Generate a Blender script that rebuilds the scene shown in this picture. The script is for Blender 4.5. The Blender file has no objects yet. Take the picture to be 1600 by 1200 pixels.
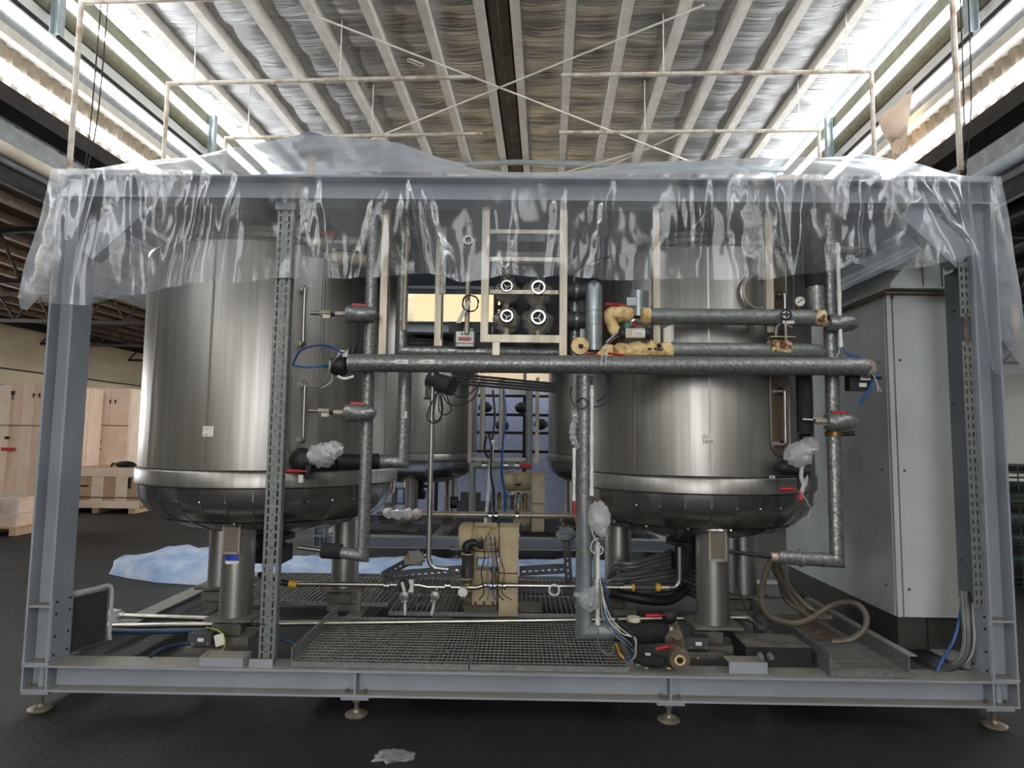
import bpy, bmesh, math, random
from mathutils import Vector as V, Matrix, noise
PI = math.pi
rnd = random.Random(7)
sc = bpy.context.scene
col = sc.collection

# ------------------------------------------------------------------ camera
FPX = 1000.0                                   # focal length in pixels of the 1600x1200 frame
PITCH, ROLL, YAW = .0845, .0126, .0117
CAM = V((0.0, -3.5817, 1.5225))
_f = V((-math.sin(YAW)*math.cos(PITCH), math.cos(YAW)*math.cos(PITCH), math.sin(PITCH)))
_r = V((math.cos(YAW), math.sin(YAW), 0)); _u = _r.cross(_f)
_R = _r*math.cos(ROLL)+_u*math.sin(ROLL); _U = _u*math.cos(ROLL)-_r*math.sin(ROLL)
cd = bpy.data.cameras.new('camera'); cam = bpy.data.objects.new('camera', cd); col.objects.link(cam)
cd.sensor_width = 36.0; cd.lens = 36.0*FPX/1600; cd.clip_start = .05; cd.clip_end = 300
m = Matrix.Identity(4)
for i in range(3):
    m[i][0] = _R[i]; m[i][1] = _U[i]; m[i][2] = -_f[i]; m[i][3] = CAM[i]
cam.matrix_world = m
sc.camera = cam
def ray(x, y): return _f+_R*((x-800)/FPX)-_U*((y-600)/FPX)
def at(x, y, Y):
    d = ray(x, y); return CAM+d*((Y-CAM.y)/d.y)
def atz(x, y, Z):
    d = ray(x, y); return CAM+d*((Z-CAM.z)/d.z)

# ------------------------------------------------------------------ world, light, exposure
w = bpy.data.worlds.new('world'); sc.world = w; w.use_nodes = True
nt = w.node_tree; bg = nt.nodes['Background']
bg.inputs[0].default_value = (.97, .985, 1.0, 1); bg.inputs[1].default_value = 2.3     # flat overcast daylight outside the hall
sc.view_settings.view_transform = 'Standard'; sc.view_settings.look = 'None'
sc.view_settings.exposure = 1.5; sc.view_settings.gamma = 1.0
sc.view_settings.use_curve_mapping = False
SKY = 9.0          # strength of daylight behind the translucent roof sheets
BROT = -.042       # the hall stands a little askew to the skid
BLOC = (CAM.x, CAM.y, 0)
def portal(name, loc, size, rot):
    l = bpy.data.lights.new(name, 'AREA'); l.shape = 'RECTANGLE'; l.size, l.size_y = size
    l.cycles.is_portal = True
    o = bpy.data.objects.new(name, l); col.objects.link(o); o.location = loc; o.rotation_euler = rot
portal('daylight_doorway', (-1.0, -15.55, 4.5), (5.4, 9.0), (PI/2, 0, BROT))

# ------------------------------------------------------------------ materials
def S(r, g, b):
    def c(v):
        v /= 255.0
        return v/12.92 if v <= .04045 else ((v+.055)/1.055)**2.4
    return (c(r), c(g), c(b), 1)
M = {}
def pm(name, c1, c2=None, rough=.5, metal=0., scale=6., stretch=(1, 1, 1), bump=0., bscale=None, detail=4., rvar=.1,
       lo=.35, hi=.65, kind='noise', dust=None, spec=None):
    """procedural principled material: two tones mixed by a noise, roughness varied by it, optional bump and dust on up-facing faces"""
    m = bpy.data.materials.new(name); m.use_nodes = True; M[name] = m
    n = m.node_tree.nodes; L = m.node_tree.links; b = n['Principled BSDF']
    tc = n.new('ShaderNodeTexCoord'); mp = n.new('ShaderNodeMapping'); mp.inputs['Scale'].default_value = stretch
    oi = n.new('ShaderNodeObjectInfo'); ad = n.new('ShaderNodeVectorMath'); ad.operation = 'ADD'
    ml = n.new('ShaderNodeMath'); ml.operation = 'MULTIPLY'; ml.inputs[1].default_value = 37.0
    L.new(oi.outputs['Random'], ml.inputs[0])
    L.new(tc.outputs['Object'], ad.inputs[0]); L.new(ml.outputs[0], ad.inputs[1]); L.new(ad.outputs[0], mp.inputs[0])
    if kind == 'noise':
        t = n.new('ShaderNodeTexNoise'); t.inputs['Scale'].default_value = scale; t.inputs['Detail'].default_value = detail
        t.inputs['Roughness'].default_value = .6
        fo = t.outputs[0]
    else:
        t = n.new('ShaderNodeTexVoronoi'); t.inputs['Scale'].default_value = scale
        sp = n.new('ShaderNodeSeparateColor'); L.new(t.outputs['Color'], sp.inputs[0]); fo = sp.outputs[0]
    L.new(mp.outputs[0], t.inputs['Vector'])
    rp = n.new('ShaderNodeValToRGB'); rp.color_ramp.elements[0].position = lo; rp.color_ramp.elements[1].position = hi
    rp.color_ramp.elements[0].color = c1; rp.color_ramp.elements[1].color = c2 or tuple(v*.75 for v in c1[:3])+(1,)
    L.new(fo, rp.inputs[0])
    out = rp.outputs[0]
    if dust:
        g = n.new('ShaderNodeNewGeometry'); sx = n.new('ShaderNodeSeparateXYZ'); L.new(g.outputs['Normal'], sx.inputs[0])
        t2 = n.new('ShaderNodeTexNoise'); t2.inputs['Scale'].default_value = 9; t2.inputs['Detail'].default_value = 5
        L.new(ad.outputs[0], t2.inputs['Vector'])
        m1 = n.new('ShaderNodeMapRange'); m1.inputs[1].default_value = .6; m1.inputs[2].default_value = .95
        L.new(sx.outputs[2], m1.inputs[0])
        m2 = n.new('ShaderNodeMath'); m2.operation = 'MULTIPLY'; L.new(m1.outputs[0], m2.inputs[0])
        m3 = n.new('ShaderNodeMapRange'); m3.inputs[1].default_value = .3; m3.inputs[2].default_value = .55; m3.inputs[3].default_value = .35
        L.new(t2.outputs[0], m3.inputs[0]); L.new(m3.outputs[0], m2.inputs[1])
        mx = n.new('ShaderNodeMix'); mx.data_type = 'RGBA'; mx.inputs[7].default_value = dust
        L.new(m2.outputs[0], mx.inputs[0]); L.new(out, mx.inputs[6]); out = mx.outputs[2]
    L.new(out, b.inputs['Base Color'])
    b.inputs['Metallic'].default_value = metal
    if spec is not None: b.inputs['Specular IOR Level'].default_value = spec
    mr = n.new('ShaderNodeMapRange'); mr.inputs[3].default_value = max(.02, rough-rvar); mr.inputs[4].default_value = min(1, rough+rvar)
    L.new(fo, mr.inputs[0]); L.new(mr.outputs[0], b.inputs['Roughness'])
    if bump:
        tb = n.new('ShaderNodeTexNoise'); tb.inputs['Scale'].default_value = bscale or scale*4; tb.inputs['Detail'].default_value = 3
        L.new(mp.outputs[0], tb.inputs['Vector'])
        bp = n.new('ShaderNodeBump'); bp.inputs['Strength'].default_value = bump; bp.inputs['Distance'].default_value = .02
        L.new(tb.outputs[0], bp.inputs['Height']); L.new(bp.outputs[0], b.inputs['Normal'])
    return m
def glow(name, c, s):
    m = bpy.data.materials.new(name); m.use_nodes = True; M[name] = m
    n = m.node_tree.nodes; L = m.node_tree.links; n.remove(n['Principled BSDF'])
    e = n.new('ShaderNodeEmission'); e.inputs[0].default_value = c; e.inputs[1].default_value = s
    L.new(e.outputs[0], n['Material Output'].inputs[0]); return m
def film(name, opac, glossy, tint=(1, 1, 1, 1), bump=.5, bscale=7., rough=.12, patch=.15, stretch=(1, 1, 1), graze=.3):
    """clear sheet: transparent, with a milky share and a glossy share, creased by bump"""
    m = bpy.data.materials.new(name); m.use_nodes = True; M[name] = m
    n = m.node_tree.nodes; L = m.node_tree.links; n.remove(n['Principled BSDF'])
    tc = n.new('ShaderNodeTexCoord'); mp = n.new('ShaderNodeMapping'); mp.inputs['Scale'].default_value = stretch
    L.new(tc.outputs['Object'], mp.inputs[0])
    t1 = n.new('ShaderNodeTexNoise'); t1.inputs['Scale'].default_value = bscale; t1.inputs['Detail'].default_value = 4; t1.inputs['Distortion'].default_value = 1.2
    L.new(mp.outputs[0], t1.inputs['Vector'])
    bp = n.new('ShaderNodeBump'); bp.inputs['Strength'].default_value = bump; bp.inputs['Distance'].default_value = .03
    L.new(t1.outputs[0], bp.inputs['Height'])
    tr = n.new('ShaderNodeBsdfTransparent'); tr.inputs[0].default_value = (.97, .98, 1, 1)
    df = n.new('ShaderNodeBsdfDiffuse'); df.inputs[0].default_value = tint
    tl = n.new('ShaderNodeBsdfTranslucent'); tl.inputs[0].default_value = tint
    gl = n.new('ShaderNodeBsdfGlossy'); gl.inputs['Roughness'].default_value = rough
    for k in (df, gl): L.new(bp.outputs[0], k.inputs['Normal'])
    a = n.new('ShaderNodeMixShader'); a.inputs[0].default_value = .5; L.new(df.outputs[0], a.inputs[1]); L.new(tl.outputs[0], a.inputs[2])
    t2 = n.new('ShaderNodeTexNoise'); t2.inputs['Scale'].default_value = 2.3; t2.inputs['Detail'].default_value = 3; L.new(mp.outputs[0], t2.inputs['Vector'])
    mr = n.new('ShaderNodeMapRange'); mr.inputs[1].default_value = .35; mr.inputs[2].default_value = .65
    mr.inputs[3].default_value = max(0, opac-patch); mr.inputs[4].default_value = opac+patch; L.new(t2.outputs[0], mr.inputs[0])
    lo_ = n.new('ShaderNodeLayerWeight'); lo_.inputs[0].default_value = .5
    pw = n.new('ShaderNodeMath'); pw.operation = 'POWER'; pw.inputs[1].default_value = 2.0; L.new(lo_.outputs['Facing'], pw.inputs[0])
    ga = n.new('ShaderNodeMath'); ga.operation = 'MULTIPLY_ADD'; ga.inputs[1].default_value = graze; ga.use_clamp = True
    L.new(pw.outputs[0], ga.inputs[0]); L.new(mr.outputs[0], ga.inputs[2])
    b = n.new('ShaderNodeMixShader'); L.new(ga.outputs[0], b.inputs[0]); L.new(tr.outputs[0], b.inputs[1]); L.new(a.outputs[0], b.inputs[2])
    lw = n.new('ShaderNodeLayerWeight'); lw.inputs[0].default_value = .28; L.new(bp.outputs[0], lw.inputs['Normal'])
    mg = n.new('ShaderNodeMath'); mg.operation = 'MULTIPLY_ADD'; mg.inputs[1].default_value = glossy*.5; mg.inputs[2].default_value = glossy*.05
    L.new(lw.outputs['Facing'], mg.inputs[0])
    c = n.new('ShaderNodeMixShader'); L.new(mg.outputs[0], c.inputs[0]); L.new(b.outputs[0], c.inputs[1]); L.new(gl.outputs[0], c.inputs[2])
    L.new(c.outputs[0], n['Material Output'].inputs[0]); return m

pm('skid_paint', S(149, 154, 161), S(137, 142, 149), rough=.55, scale=3, dust=S(136, 131, 118))
pm('steel_dark', S(70, 72, 76), S(52, 52, 54), rough=.6, scale=5)
pm('stainless', (.385, .37, .345, 1), (.27, .26, .24, 1), rough=.40, metal=.88, scale=7, stretch=(3.2, 3.2, .09), rvar=.08, bump=.03, bscale=5, lo=.3, hi=.7)
pm('polished', (.48, .47, .45, 1), (.35, .34, .33, 1), rough=.24, metal=.95, scale=3, rvar=.07, bump=.08, bscale=4)
pm('leg_steel', (.46, .45, .42, 1), (.32, .31, .30, 1), rough=.36, metal=.9, scale=9, stretch=(3, 3, .1))
pm('brushed_tube', S(182, 173, 156), S(158, 148, 130), rough=.42, metal=.45, scale=6, stretch=(4, 4, .4))
pm('galvanised', (.30, .305, .295, 1), (.15, .152, .15, 1), rough=.44, metal=.6, scale=95, kind='vor', rvar=.1, lo=.05, hi=.95)
pm('galvanised_dull', S(136, 140, 137), S(116, 120, 117), rough=.46, metal=.45, scale=70, kind='vor', lo=.05, hi=.95)
pm('galvanised_blue', S(156, 166, 170), S(134, 142, 144), rough=.34, metal=.6, scale=9, rvar=.1)
pm('bright_pipe', (.52, .50, .45, 1), (.4, .38, .33, 1), rough=.32, metal=1, scale=8)
pm('rubber_black', S(30, 30, 31), S(20, 20, 20), rough=.55, scale=10)
pm('foam_black', S(36, 36, 38), S(24, 24, 24), rough=.8, scale=20, bump=.2)
pm('hose_dark', S(92, 93, 92), S(66, 66, 66), rough=.36, scale=6)
pm('hose_brown', S(104, 96, 80), S(72, 64, 52), rough=.4, scale=5)
pm('wire_blue', S(28, 84, 150), S(22, 66, 120), rough=.4)
pm('wire_dark_blue', S(24, 62, 92), S(20, 50, 74), rough=.4)
pm('wire_white', S(196, 196, 190), S(172, 172, 166), rough=.5)
pm('wire_grey', S(120, 120, 116), S(98, 98, 96), rough=.5)
pm('wire_yellow', S(186, 190, 60), S(150, 160, 50), rough=.5)
pm('handle_red', S(196, 30, 34), S(160, 22, 28), rough=.4)
pm('teal', S(20, 140, 122), S(16, 116, 100), rough=.4)
pm('plastic_white', S(226, 226, 220), S(206, 206, 200), rough=.45)
pm('paper_white', S(226, 224, 214), S(214, 210, 200), rough=.7)
pm('ink', S(40, 40, 42), S(30, 30, 30), rough=.7)
pm('ink_red', S(206, 70, 60), S(190, 60, 52), rough=.7)
pm('ink_blue', S(30, 70, 190), S(30, 60, 170), rough=.5)
pm('foam_yellow', S(232, 206, 150), S(168, 124, 70), rough=.9, lo=.42, hi=.72, scale=17, bump=.6, bscale=26)
pm('rust_flaked', S(214, 196, 150), S(104, 58, 30), rough=.8, scale=26, bump=.5, bscale=40, lo=.44, hi=.56)
pm('rusty', S(112, 98, 82), S(84, 70, 56), rough=.8, scale=18)
pm('yellow_tape', S(214, 170, 40), S(190, 140, 30), rough=.5)
pm('brass', S(160, 120, 60), S(120, 90, 40), rough=.4, metal=.7)
pm('motor_beige', S(196, 178, 142), S(176, 158, 122), rough=.5, scale=7, dust=S(150, 130, 96))
pm('guard_beige', S(182, 166, 130), S(164, 148, 112), rough=.5, scale=5)
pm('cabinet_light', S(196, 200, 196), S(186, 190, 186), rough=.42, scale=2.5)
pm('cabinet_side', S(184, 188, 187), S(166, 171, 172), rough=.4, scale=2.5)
pm('cabinet_plinth', S(66, 66, 62), S(54, 54, 50), rough=.5)
pm('duct_grey', S(112, 118, 126), S(100, 106, 112), rough=.5, scale=3)
pm('grating', S(150, 152, 146), S(128, 128, 122), rough=.5, metal=.25, scale=3)
pm('dirty_plate', S(112, 108, 98), S(80, 76, 68), rough=.7, scale=8)
pm('brick_dark', S(60, 60, 58), S(44, 44, 42), rough=.8)

pm('floor_asphalt', S(36, 34, 33), S(13, 12, 12), rough=.66, scale=1.1, detail=9, bump=.25, bscale=30, rvar=.2, lo=.3, hi=.7)
pm('purlin_paint', S(232, 228, 220), S(214, 209, 198), rough=.5, scale=3)
pm('purlin_dark', S(96, 88, 76), S(74, 66, 56), rough=.6, scale=3)
pm('rafter_blue', S(176, 188, 192), S(156, 168, 172), rough=.5)
pm('cladding_cream', S(214, 204, 186), S(192, 180, 158), rough=.6, scale=2)
pm('cladding_brown', S(158, 146, 128), S(132, 118, 100), rough=.6, scale=2)
pm('trim_olive', S(150, 148, 126), S(132, 130, 108), rough=.55)
pm('trim_grey', S(150, 154, 154), S(128, 132, 132), rough=.55)
pm('trim_white', S(226, 222, 210), S(210, 204, 190), rough=.5)
pm('trim_dark', S(44, 38, 34), S(32, 28, 26), rough=.7)
pm('wall_cream', S(226, 214, 188), S(206, 190, 160), rough=.75, scale=.5, stretch=(1, 1, 2.5))
pm('wall_white', S(232, 232, 228), S(220, 220, 216), rough=.7, scale=.6)
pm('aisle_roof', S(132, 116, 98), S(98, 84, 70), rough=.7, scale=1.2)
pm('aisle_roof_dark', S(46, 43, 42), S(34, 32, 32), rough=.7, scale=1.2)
pm('truss_dark', S(44, 36, 32), S(34, 28, 26), rough=.7)
pm('wood_ply', S(240, 212, 186), S(226, 196, 168), rough=.7, scale=2.2, stretch=(2, 2, .5))
pm('wood_pale', S(246, 224, 202), S(236, 210, 186), rough=.7, scale=3)
pm('wood_brown', S(204, 172, 140), S(184, 150, 120), rough=.75, scale=3)
pm('cardboard', S(206, 176, 116), S(186, 156, 98), rough=.8)
pm('tarp_blue', S(206, 220, 240), S(142, 178, 228), rough=.5, scale=4.5, detail=6, bump=.5, bscale=9)
pm('mesh_blue', S(120, 146, 206), S(96, 124, 190), rough=.7, scale=1.5)
pm('green_wire', S(22, 74, 60), S(18, 54, 44), rough=.5)
glow('skylight', (.94, .975, 1, 1), SKY)
glow('window_glow', (.97, .98, 1, 1), SKY*.55)
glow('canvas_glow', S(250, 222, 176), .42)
film('sheet_plastic', .14, .7, tint=(.80, .86, .93, 1), bump=.10, bscale=5, rough=.10, patch=.08, stretch=(1, 1, .5), graze=.42)
film('wrap_plastic', .24, 1.1, tint=(.95, .96, .96, 1), bump=.3, bscale=30, rough=.12, patch=.16)
film('wrap_milky', .42, 1.1, tint=(.97, .98, .98, 1), bump=.35, bscale=34, rough=.14, patch=.22)
def foil_mat():
    m = pm('foil', (.55, .56, .575, 1), (.42, .425, .43, 1), rough=.40, metal=.7, scale=1.3, rvar=.12)
    n = m.node_tree.nodes; L = m.node_tree.links; b = n['Principled BSDF']
    tc = n.new('ShaderNodeTexCoord'); mp = n.new('ShaderNodeMapping'); mp.inputs['Scale'].default_value = (.22, 2.6, 1)
    L.new(tc.outputs['Object'], mp.inputs[0])
    t = n.new('ShaderNodeTexNoise'); t.inputs['Scale'].default_value = 2.2; t.inputs['Detail'].default_value = 6; t.inputs['Distortion'].default_value = .5
    L.new(mp.outputs[0], t.inputs['Vector'])
    bp = n.new('ShaderNodeBump'); bp.inputs['Strength'].default_value = .6; bp.inputs['Distance'].default_value = .10
    L.new(t.outputs[0], bp.inputs['Height']); L.new(bp.outputs[0], b.inputs['Normal'])
foil_mat()

# ------------------------------------------------------------------ mesh helpers
ORG = {}
Z = V((0, 0, 1)); X = V((1, 0, 0)); Yv = V((0, 1, 0))
def basis(d, up=None):
    d = d.normalized(); up = up or (Z if abs(d.z) < .95 else X)
    a = up.cross(d)
    if a.length < 1e-6: a = X.cross(d)
    a.normalize(); return a, d.cross(a)
class MB:
    def __init__(s): s.v = []; s.f = []
    def add(s, vs, fs):
        o = len(s.v); s.v += [V(p) for p in vs]; s.f += [tuple(i+o for i in f) for f in fs]; return s
    def box(s, a, b):
        x0, y0, z0 = a; x1, y1, z1 = b
        return s.add([(x0,y0,z0),(x1,y0,z0),(x1,y1,z0),(x0,y1,z0),(x0,y0,z1),(x1,y0,z1),(x1,y1,z1),(x0,y1,z1)],
                     [(0,3,2,1),(4,5,6,7),(0,1,5,4),(1,2,6,5),(2,3,7,6),(3,0,4,7)])
    def obox(s, c, u, v, w):
        c = V(c); P = [c+u*a+v*b+w*d for d in (-1, 1) for a, b in ((-1,-1),(1,-1),(1,1),(-1,1))]
        return s.add(P, [(0,3,2,1),(4,5,6,7),(0,1,5,4),(1,2,6,5),(2,3,7,6),(3,0,4,7)])
    def bar(s, p0, p1, w, h, up=None):
        p0 = V(p0); p1 = V(p1); a, b = basis(p1-p0, up)
        return s.obox((p0+p1)/2, a*(w/2), b*(h/2), (p1-p0)/2)
    def cyl(s, p0, p1, r0, r1=None, n=14, cap=True):
        p0 = V(p0); p1 = V(p1); r1 = r0 if r1 is None else r1; a, b = basis(p1-p0)
        vs = []
        for p, r in ((p0, r0), (p1, r1)):
            for i in range(n):
                t = 2*PI*i/n; vs.append(p+a*(r*math.cos(t))+b*(r*math.sin(t)))
        fs = [(i, (i+1) % n, n+(i+1) % n, n+i) for i in range(n)]
        if cap: fs += [tuple(range(n-1, -1, -1)), tuple(range(n, 2*n))]
        return s.add(vs, fs)
    def tube(s, pts, r, n=10, cap=True, closed=False):
        """sweep with true mitres at the corners"""
        pts = [V(p) for p in pts]
        if closed: pts = pts+[pts[0], pts[1]]
        rr = r if isinstance(r, (list, tuple)) else [r]*len(pts)
        a, b = basis(pts[1]-pts[0]); ring = []
        dirs = [(pts[i+1]-pts[i]).normalized() for i in range(len(pts)-1)]
        ring = [pts[0]+a*(rr[0]*math.cos(2*PI*i/n))+b*(rr[0]*math.sin(2*PI*i/n)) for i in range(n)]
        vs = list(ring)
        for k in range(1, len(pts)):
            d = dirs[k-1]; nrm = (d+dirs[k]) if k < len(dirs) else d
            if nrm.length < 1e-4: nrm = d
            nrm.normalize(); new = []
            for p in ring:
                t = (pts[k]-p).dot(nrm)/d.dot(nrm); q = p+d*t
                if rr[k] != rr[k-1]: q = pts[k]+(q-pts[k])*(rr[k]/rr[k-1])
                new.append(q)
            ring = new; vs += ring
        m_ = len(pts); fs = []
        for k in range(m_-1):
            for i in range(n):
                j = (i+1) % n; fs.append((k*n+i, k*n+j, (k+1)*n+j, (k+1)*n+i))
        if cap and not closed: fs += [tuple(range(n-1, -1, -1)), tuple(range((m_-1)*n, m_*n))]
        return s.add(vs, fs)
    def lathe(s, prof, o=(0, 0, 0), ax=Z, n=40, a0=0., a1=2*PI, ref=None):
        o = V(o); ax = V(ax).normalized()
        if ref is None: u, v = basis(ax)
        else:
            u = V(ref)-ax*V(ref).dot(ax); u.normalize(); v = ax.cross(u)
        full = abs(a1-a0-2*PI) < 1e-6; k = n if full else n+1; vs = []
        for r, z in prof:
            for i in range(k):
                t = a0+(a1-a0)*i/n; vs.append(o+ax*z+u*(r*math.cos(t))+v*(r*math.sin(t)))
        fs = []
        for q in range(len(prof)-1):
            for i in range(n):
                j = (i+1) % k if full else i+1
                fs.append((q*k+i, q*k+j, (q+1)*k+j, (q+1)*k+i))
        return s.add(vs, fs)
    def prism(s, poly, o, u, v, w, d):
        o = V(o); u = V(u); v = V(v); w = V(w); n = len(poly)
        vs = [o+u*a+v*b for a, b in poly]+[o+u*a+v*b+w*d for a, b in poly]
        return s.add(vs, [tuple(range(n-1, -1, -1)), tuple(range(n, 2*n))]+[(i, (i+1) % n, n+(i+1) % n, n+i) for i in range(n)])
    def ibeam(s, p0, p1, h, b, tw=.008, tf=.012, up=Z):
        """H section: h across the web along up, b the flange width"""
        p0 = V(p0); p1 = V(p1); d = (p1-p0); a, c = basis(d, up); L = d.length
        q = [(-b/2,-h/2),(b/2,-h/2),(b/2,-h/2+tf),(tw/2,-h/2+tf),(tw/2,h/2-tf),(b/2,h/2-tf),(b/2,h/2),(-b/2,h/2),(-b/2,h/2-tf),(-tw/2,h/2-tf),(-tw/2,-h/2+tf),(-b/2,-h/2+tf)]
        o = len(s.v); n = 12; dd = d.normalized()
        vs = [p0+a*x+c*y for x, y in q]+[p0+a*x+c*y+dd*L for x, y in q]
        fs = [(i, (i+1) % n, n+(i+1) % n, n+i) for i in range(n)]
        for base in (0, n):
            for t in ((0,1,2,3,10,11), (3,4,9,10), (4,5,6,7,8,9)):
                f = tuple(base+i for i in t); fs.append(f if base else f[::-1])
        return s.add(vs, fs)
    def torus(s, c, nrm, R, r, n=28, m=8):
        c = V(c); nrm = V(nrm).normalized(); a, b = basis(nrm); vs = []
        for i in range(n):
            t = 2*PI*i/n; d = a*math.cos(t)+b*math.sin(t)
            for j in range(m):
                q = 2*PI*j/m; vs.append(c+d*(R+r*math.cos(q))+nrm*(r*math.sin(q)))
        return s.add(vs, [(i*m+j, ((i+1) % n)*m+j, ((i+1) % n)*m+(j+1) % m, i*m+(j+1) % m) for i in range(n) for j in range(m)])
    def ball(s, c, r, n=14, m=9, amp=0., freq=8., seed=0):
        c = V(c); r = V(r) if hasattr(r, '__len__') else V((r, r, r)); vs = []
        for j in range(m+1):
            p = PI*j/m
            for i in range(n):
                t = 2*PI*i/n; d = V((math.sin(p)*math.cos(t), math.sin(p)*math.sin(t), math.cos(p)))
                k = 1+amp*noise.noise(d*freq*.3+V((seed, 0, seed*.7)))+amp*.6*noise.noise(d*freq*.8+V((0, seed, 3)))
                vs.append(c+V((d.x*r.x, d.y*r.y, d.z*r.z))*k)
        return s.add(vs, [(j*n+i, j*n+(i+1) % n, (j+1)*n+(i+1) % n, (j+1)*n+i) for j in range(m) for i in range(n)])
    def perf(s, o, u, v, W, H, holes, t):
        """plate W x H from o along u, v with rectangular holes (u0,v0,u1,v1), thickness t"""
        o = V(o); u = V(u); v = V(v); w = u.cross(v)
        us = sorted({0, W}|{round(h[i], 5) for h in holes for i in (0, 2)}); vs_ = sorted({0, H}|{round(h[i], 5) for h in holes for i in (1, 3)})
        solid = {}
        hs = [tuple(round(x, 5) for x in h) for h in holes]
        byrow = {}
        for j in range(len(vs_)-1):
            cv = (vs_[j]+vs_[j+1])/2; rowh = [h for h in hs if h[1] < cv < h[3]]
            for i in range(len(us)-1):
                cu = (us[i]+us[i+1])/2; solid[i, j] = not any(h[0] < cu < h[2] for h in rowh)
        V_ = []; F_ = []; idx = {}
        def vid(i, j, k):
            if (i, j, k) not in idx:
                idx[i, j, k] = len(V_); V_.append(o+u*us[i]+v*vs_[j]+w*(t*k))
            return idx[i, j, k]
        for (i, j), ok in solid.items():
            if not ok: continue
            F_.append((vid(i,j,1), vid(i+1,j,1), vid(i+1,j+1,1), vid(i,j+1,1))); F_.append((vid(i,j,0), vid(i,j+1,0), vid(i+1,j+1,0), vid(i+1,j,0)))
            for di, dj, e in ((0,-1,((0,0),(1,0))), (1,0,((1,0),(1,1))), (0,1,((1,1),(0,1))), (-1,0,((0,1),(0,0)))):
                if not solid.get((i+di, j+dj), False):
                    (a, b), (c, d) = e; F_.append((vid(i+a,j+b,0), vid(i+c,j+d,0), vid(i+c,j+d,1), vid(i+a,j+b,1)))
        return s.add(V_, F_)
    def grid(s, P):
        """rows of points -> quads"""
        n = len(P[0]); vs = [p for r in P for p in r]
        return s.add(vs, [(j*n+i, j*n+i+1, (j+1)*n+i+1, (j+1)*n+i) for j in range(len(P)-1) for i in range(n-1)])
    def mesh(s, name, mat, org, angle=40):
        me = bpy.data.meshes.new(name); me.from_pydata([tuple(p-org) for p in s.v], [], s.f)
        me.polygons.foreach_set('use_smooth', [True]*len(me.polygons))
        me.set_sharp_from_angle(angle=math.radians(angle))
        me.materials.append(M[mat]); me.update(); return me
    def build(s, name, mat, parent=None, loc=None, angle=40):
        org = ORG[parent] if parent else V(loc if loc is not None else (0, 0, 0))
        o = bpy.data.objects.new(name, s.mesh(name, mat, org, angle)); col.objects.link(o); ORG[o] = org
        if parent: o.parent = parent
        else: o.location = org
        return o
def spline(pts, k=6):
    pts = [V(p) for p in pts]; P = [pts[0]*2-pts[1]]+pts+[pts[-1]*2-pts[-2]]; out = []
    for i in range(1, len(P)-2):
        for j in range(k):
            t = j/k; a, b, c, d = P[i-1:i+3]
            out.append(.5*((2*b)+(c-a)*t+(2*a-5*b+4*c-d)*t*t+(3*b-a-3*c+d)*t**3))
    return out+[pts[-1]]
def tag(o, label, cat, group=None):
    o['label'] = label; o['category'] = cat
    if group: o['group'] = group
    return o
def thing(name, label, cat, loc=(0, 0, 0), group=None):
    o = bpy.data.objects.new(name, None); col.objects.link(o); o.location = loc; o.empty_display_size = .1
    ORG[o] = V(loc); return tag(o, label, cat, group)
def solo(mb, name, mat, label, cat, loc, group=None, angle=40):
    return tag(mb.build(name, mat, None, loc, angle), label, cat, group)
def inst(src, parent, loc, rot=(0, 0, 0), scale=(1, 1, 1), name=None):
    """another object on the same mesh, placed in the parent's own frame"""
    o = bpy.data.objects.new(name or src.name.split('.')[0], src.data if hasattr(src, 'data') else src); col.objects.link(o)
    o.parent = parent; o.location = loc; o.rotation_euler = rot; o.scale = scale; return o
def hall(o):
    o.location = BLOC; o.rotation_euler = (0, 0, BROT); ORG[o] = V((0, 0, 0)); return o
def struct(mb, name, mat, inhall=True):
    o = mb.build(name, mat); o['kind'] = 'structure'
    return hall(o) if inhall else o
def text(s, parent, p, u, v, size, mat='ink', name='lettering'):
    """flat lettering on a face: p lower left corner, u along the line, v up"""
    c = bpy.data.curves.new(name, 'FONT'); c.body = s; c.size = size; c.extrude = .0004; c.resolution_u = 2
    t = bpy.data.objects.new(name, c); dg = bpy.context.evaluated_depsgraph_get()
    col.objects.link(t); bpy.context.view_layer.update(); me = bpy.data.meshes.new_from_object(t.evaluated_get(bpy.context.evaluated_depsgraph_get()))
    bpy.data.objects.remove(t); bpy.data.curves.remove(c)
    u = V(u).normalized(); v = V(v).normalized(); w = u.cross(v); p = V(p)-ORG[parent]
    for q in me.vertices:
        a = q.co.copy(); q.co = p+u*a.x+v*a.y+w*(a.z+.0012)
    me.materials.clear(); me.materials.append(M[mat])
    o = bpy.data.objects.new(name, me); col.objects.link(o); o.parent = parent; ORG[o] = ORG[parent]; return o

# ================================================================== the hall (x right of the camera, y ahead of it, turned with BROT)
HC = CAM.z
ZR = HC+8.9; XL, XR = -9.2, 7.35; Y0, Y1 = -12.0, 33.0
fl = MB()
fl.box((-40, Y0-40, -.1), (40, Y1+2, 0)); struct(fl, 'floor', 'floor_asphalt')
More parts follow.
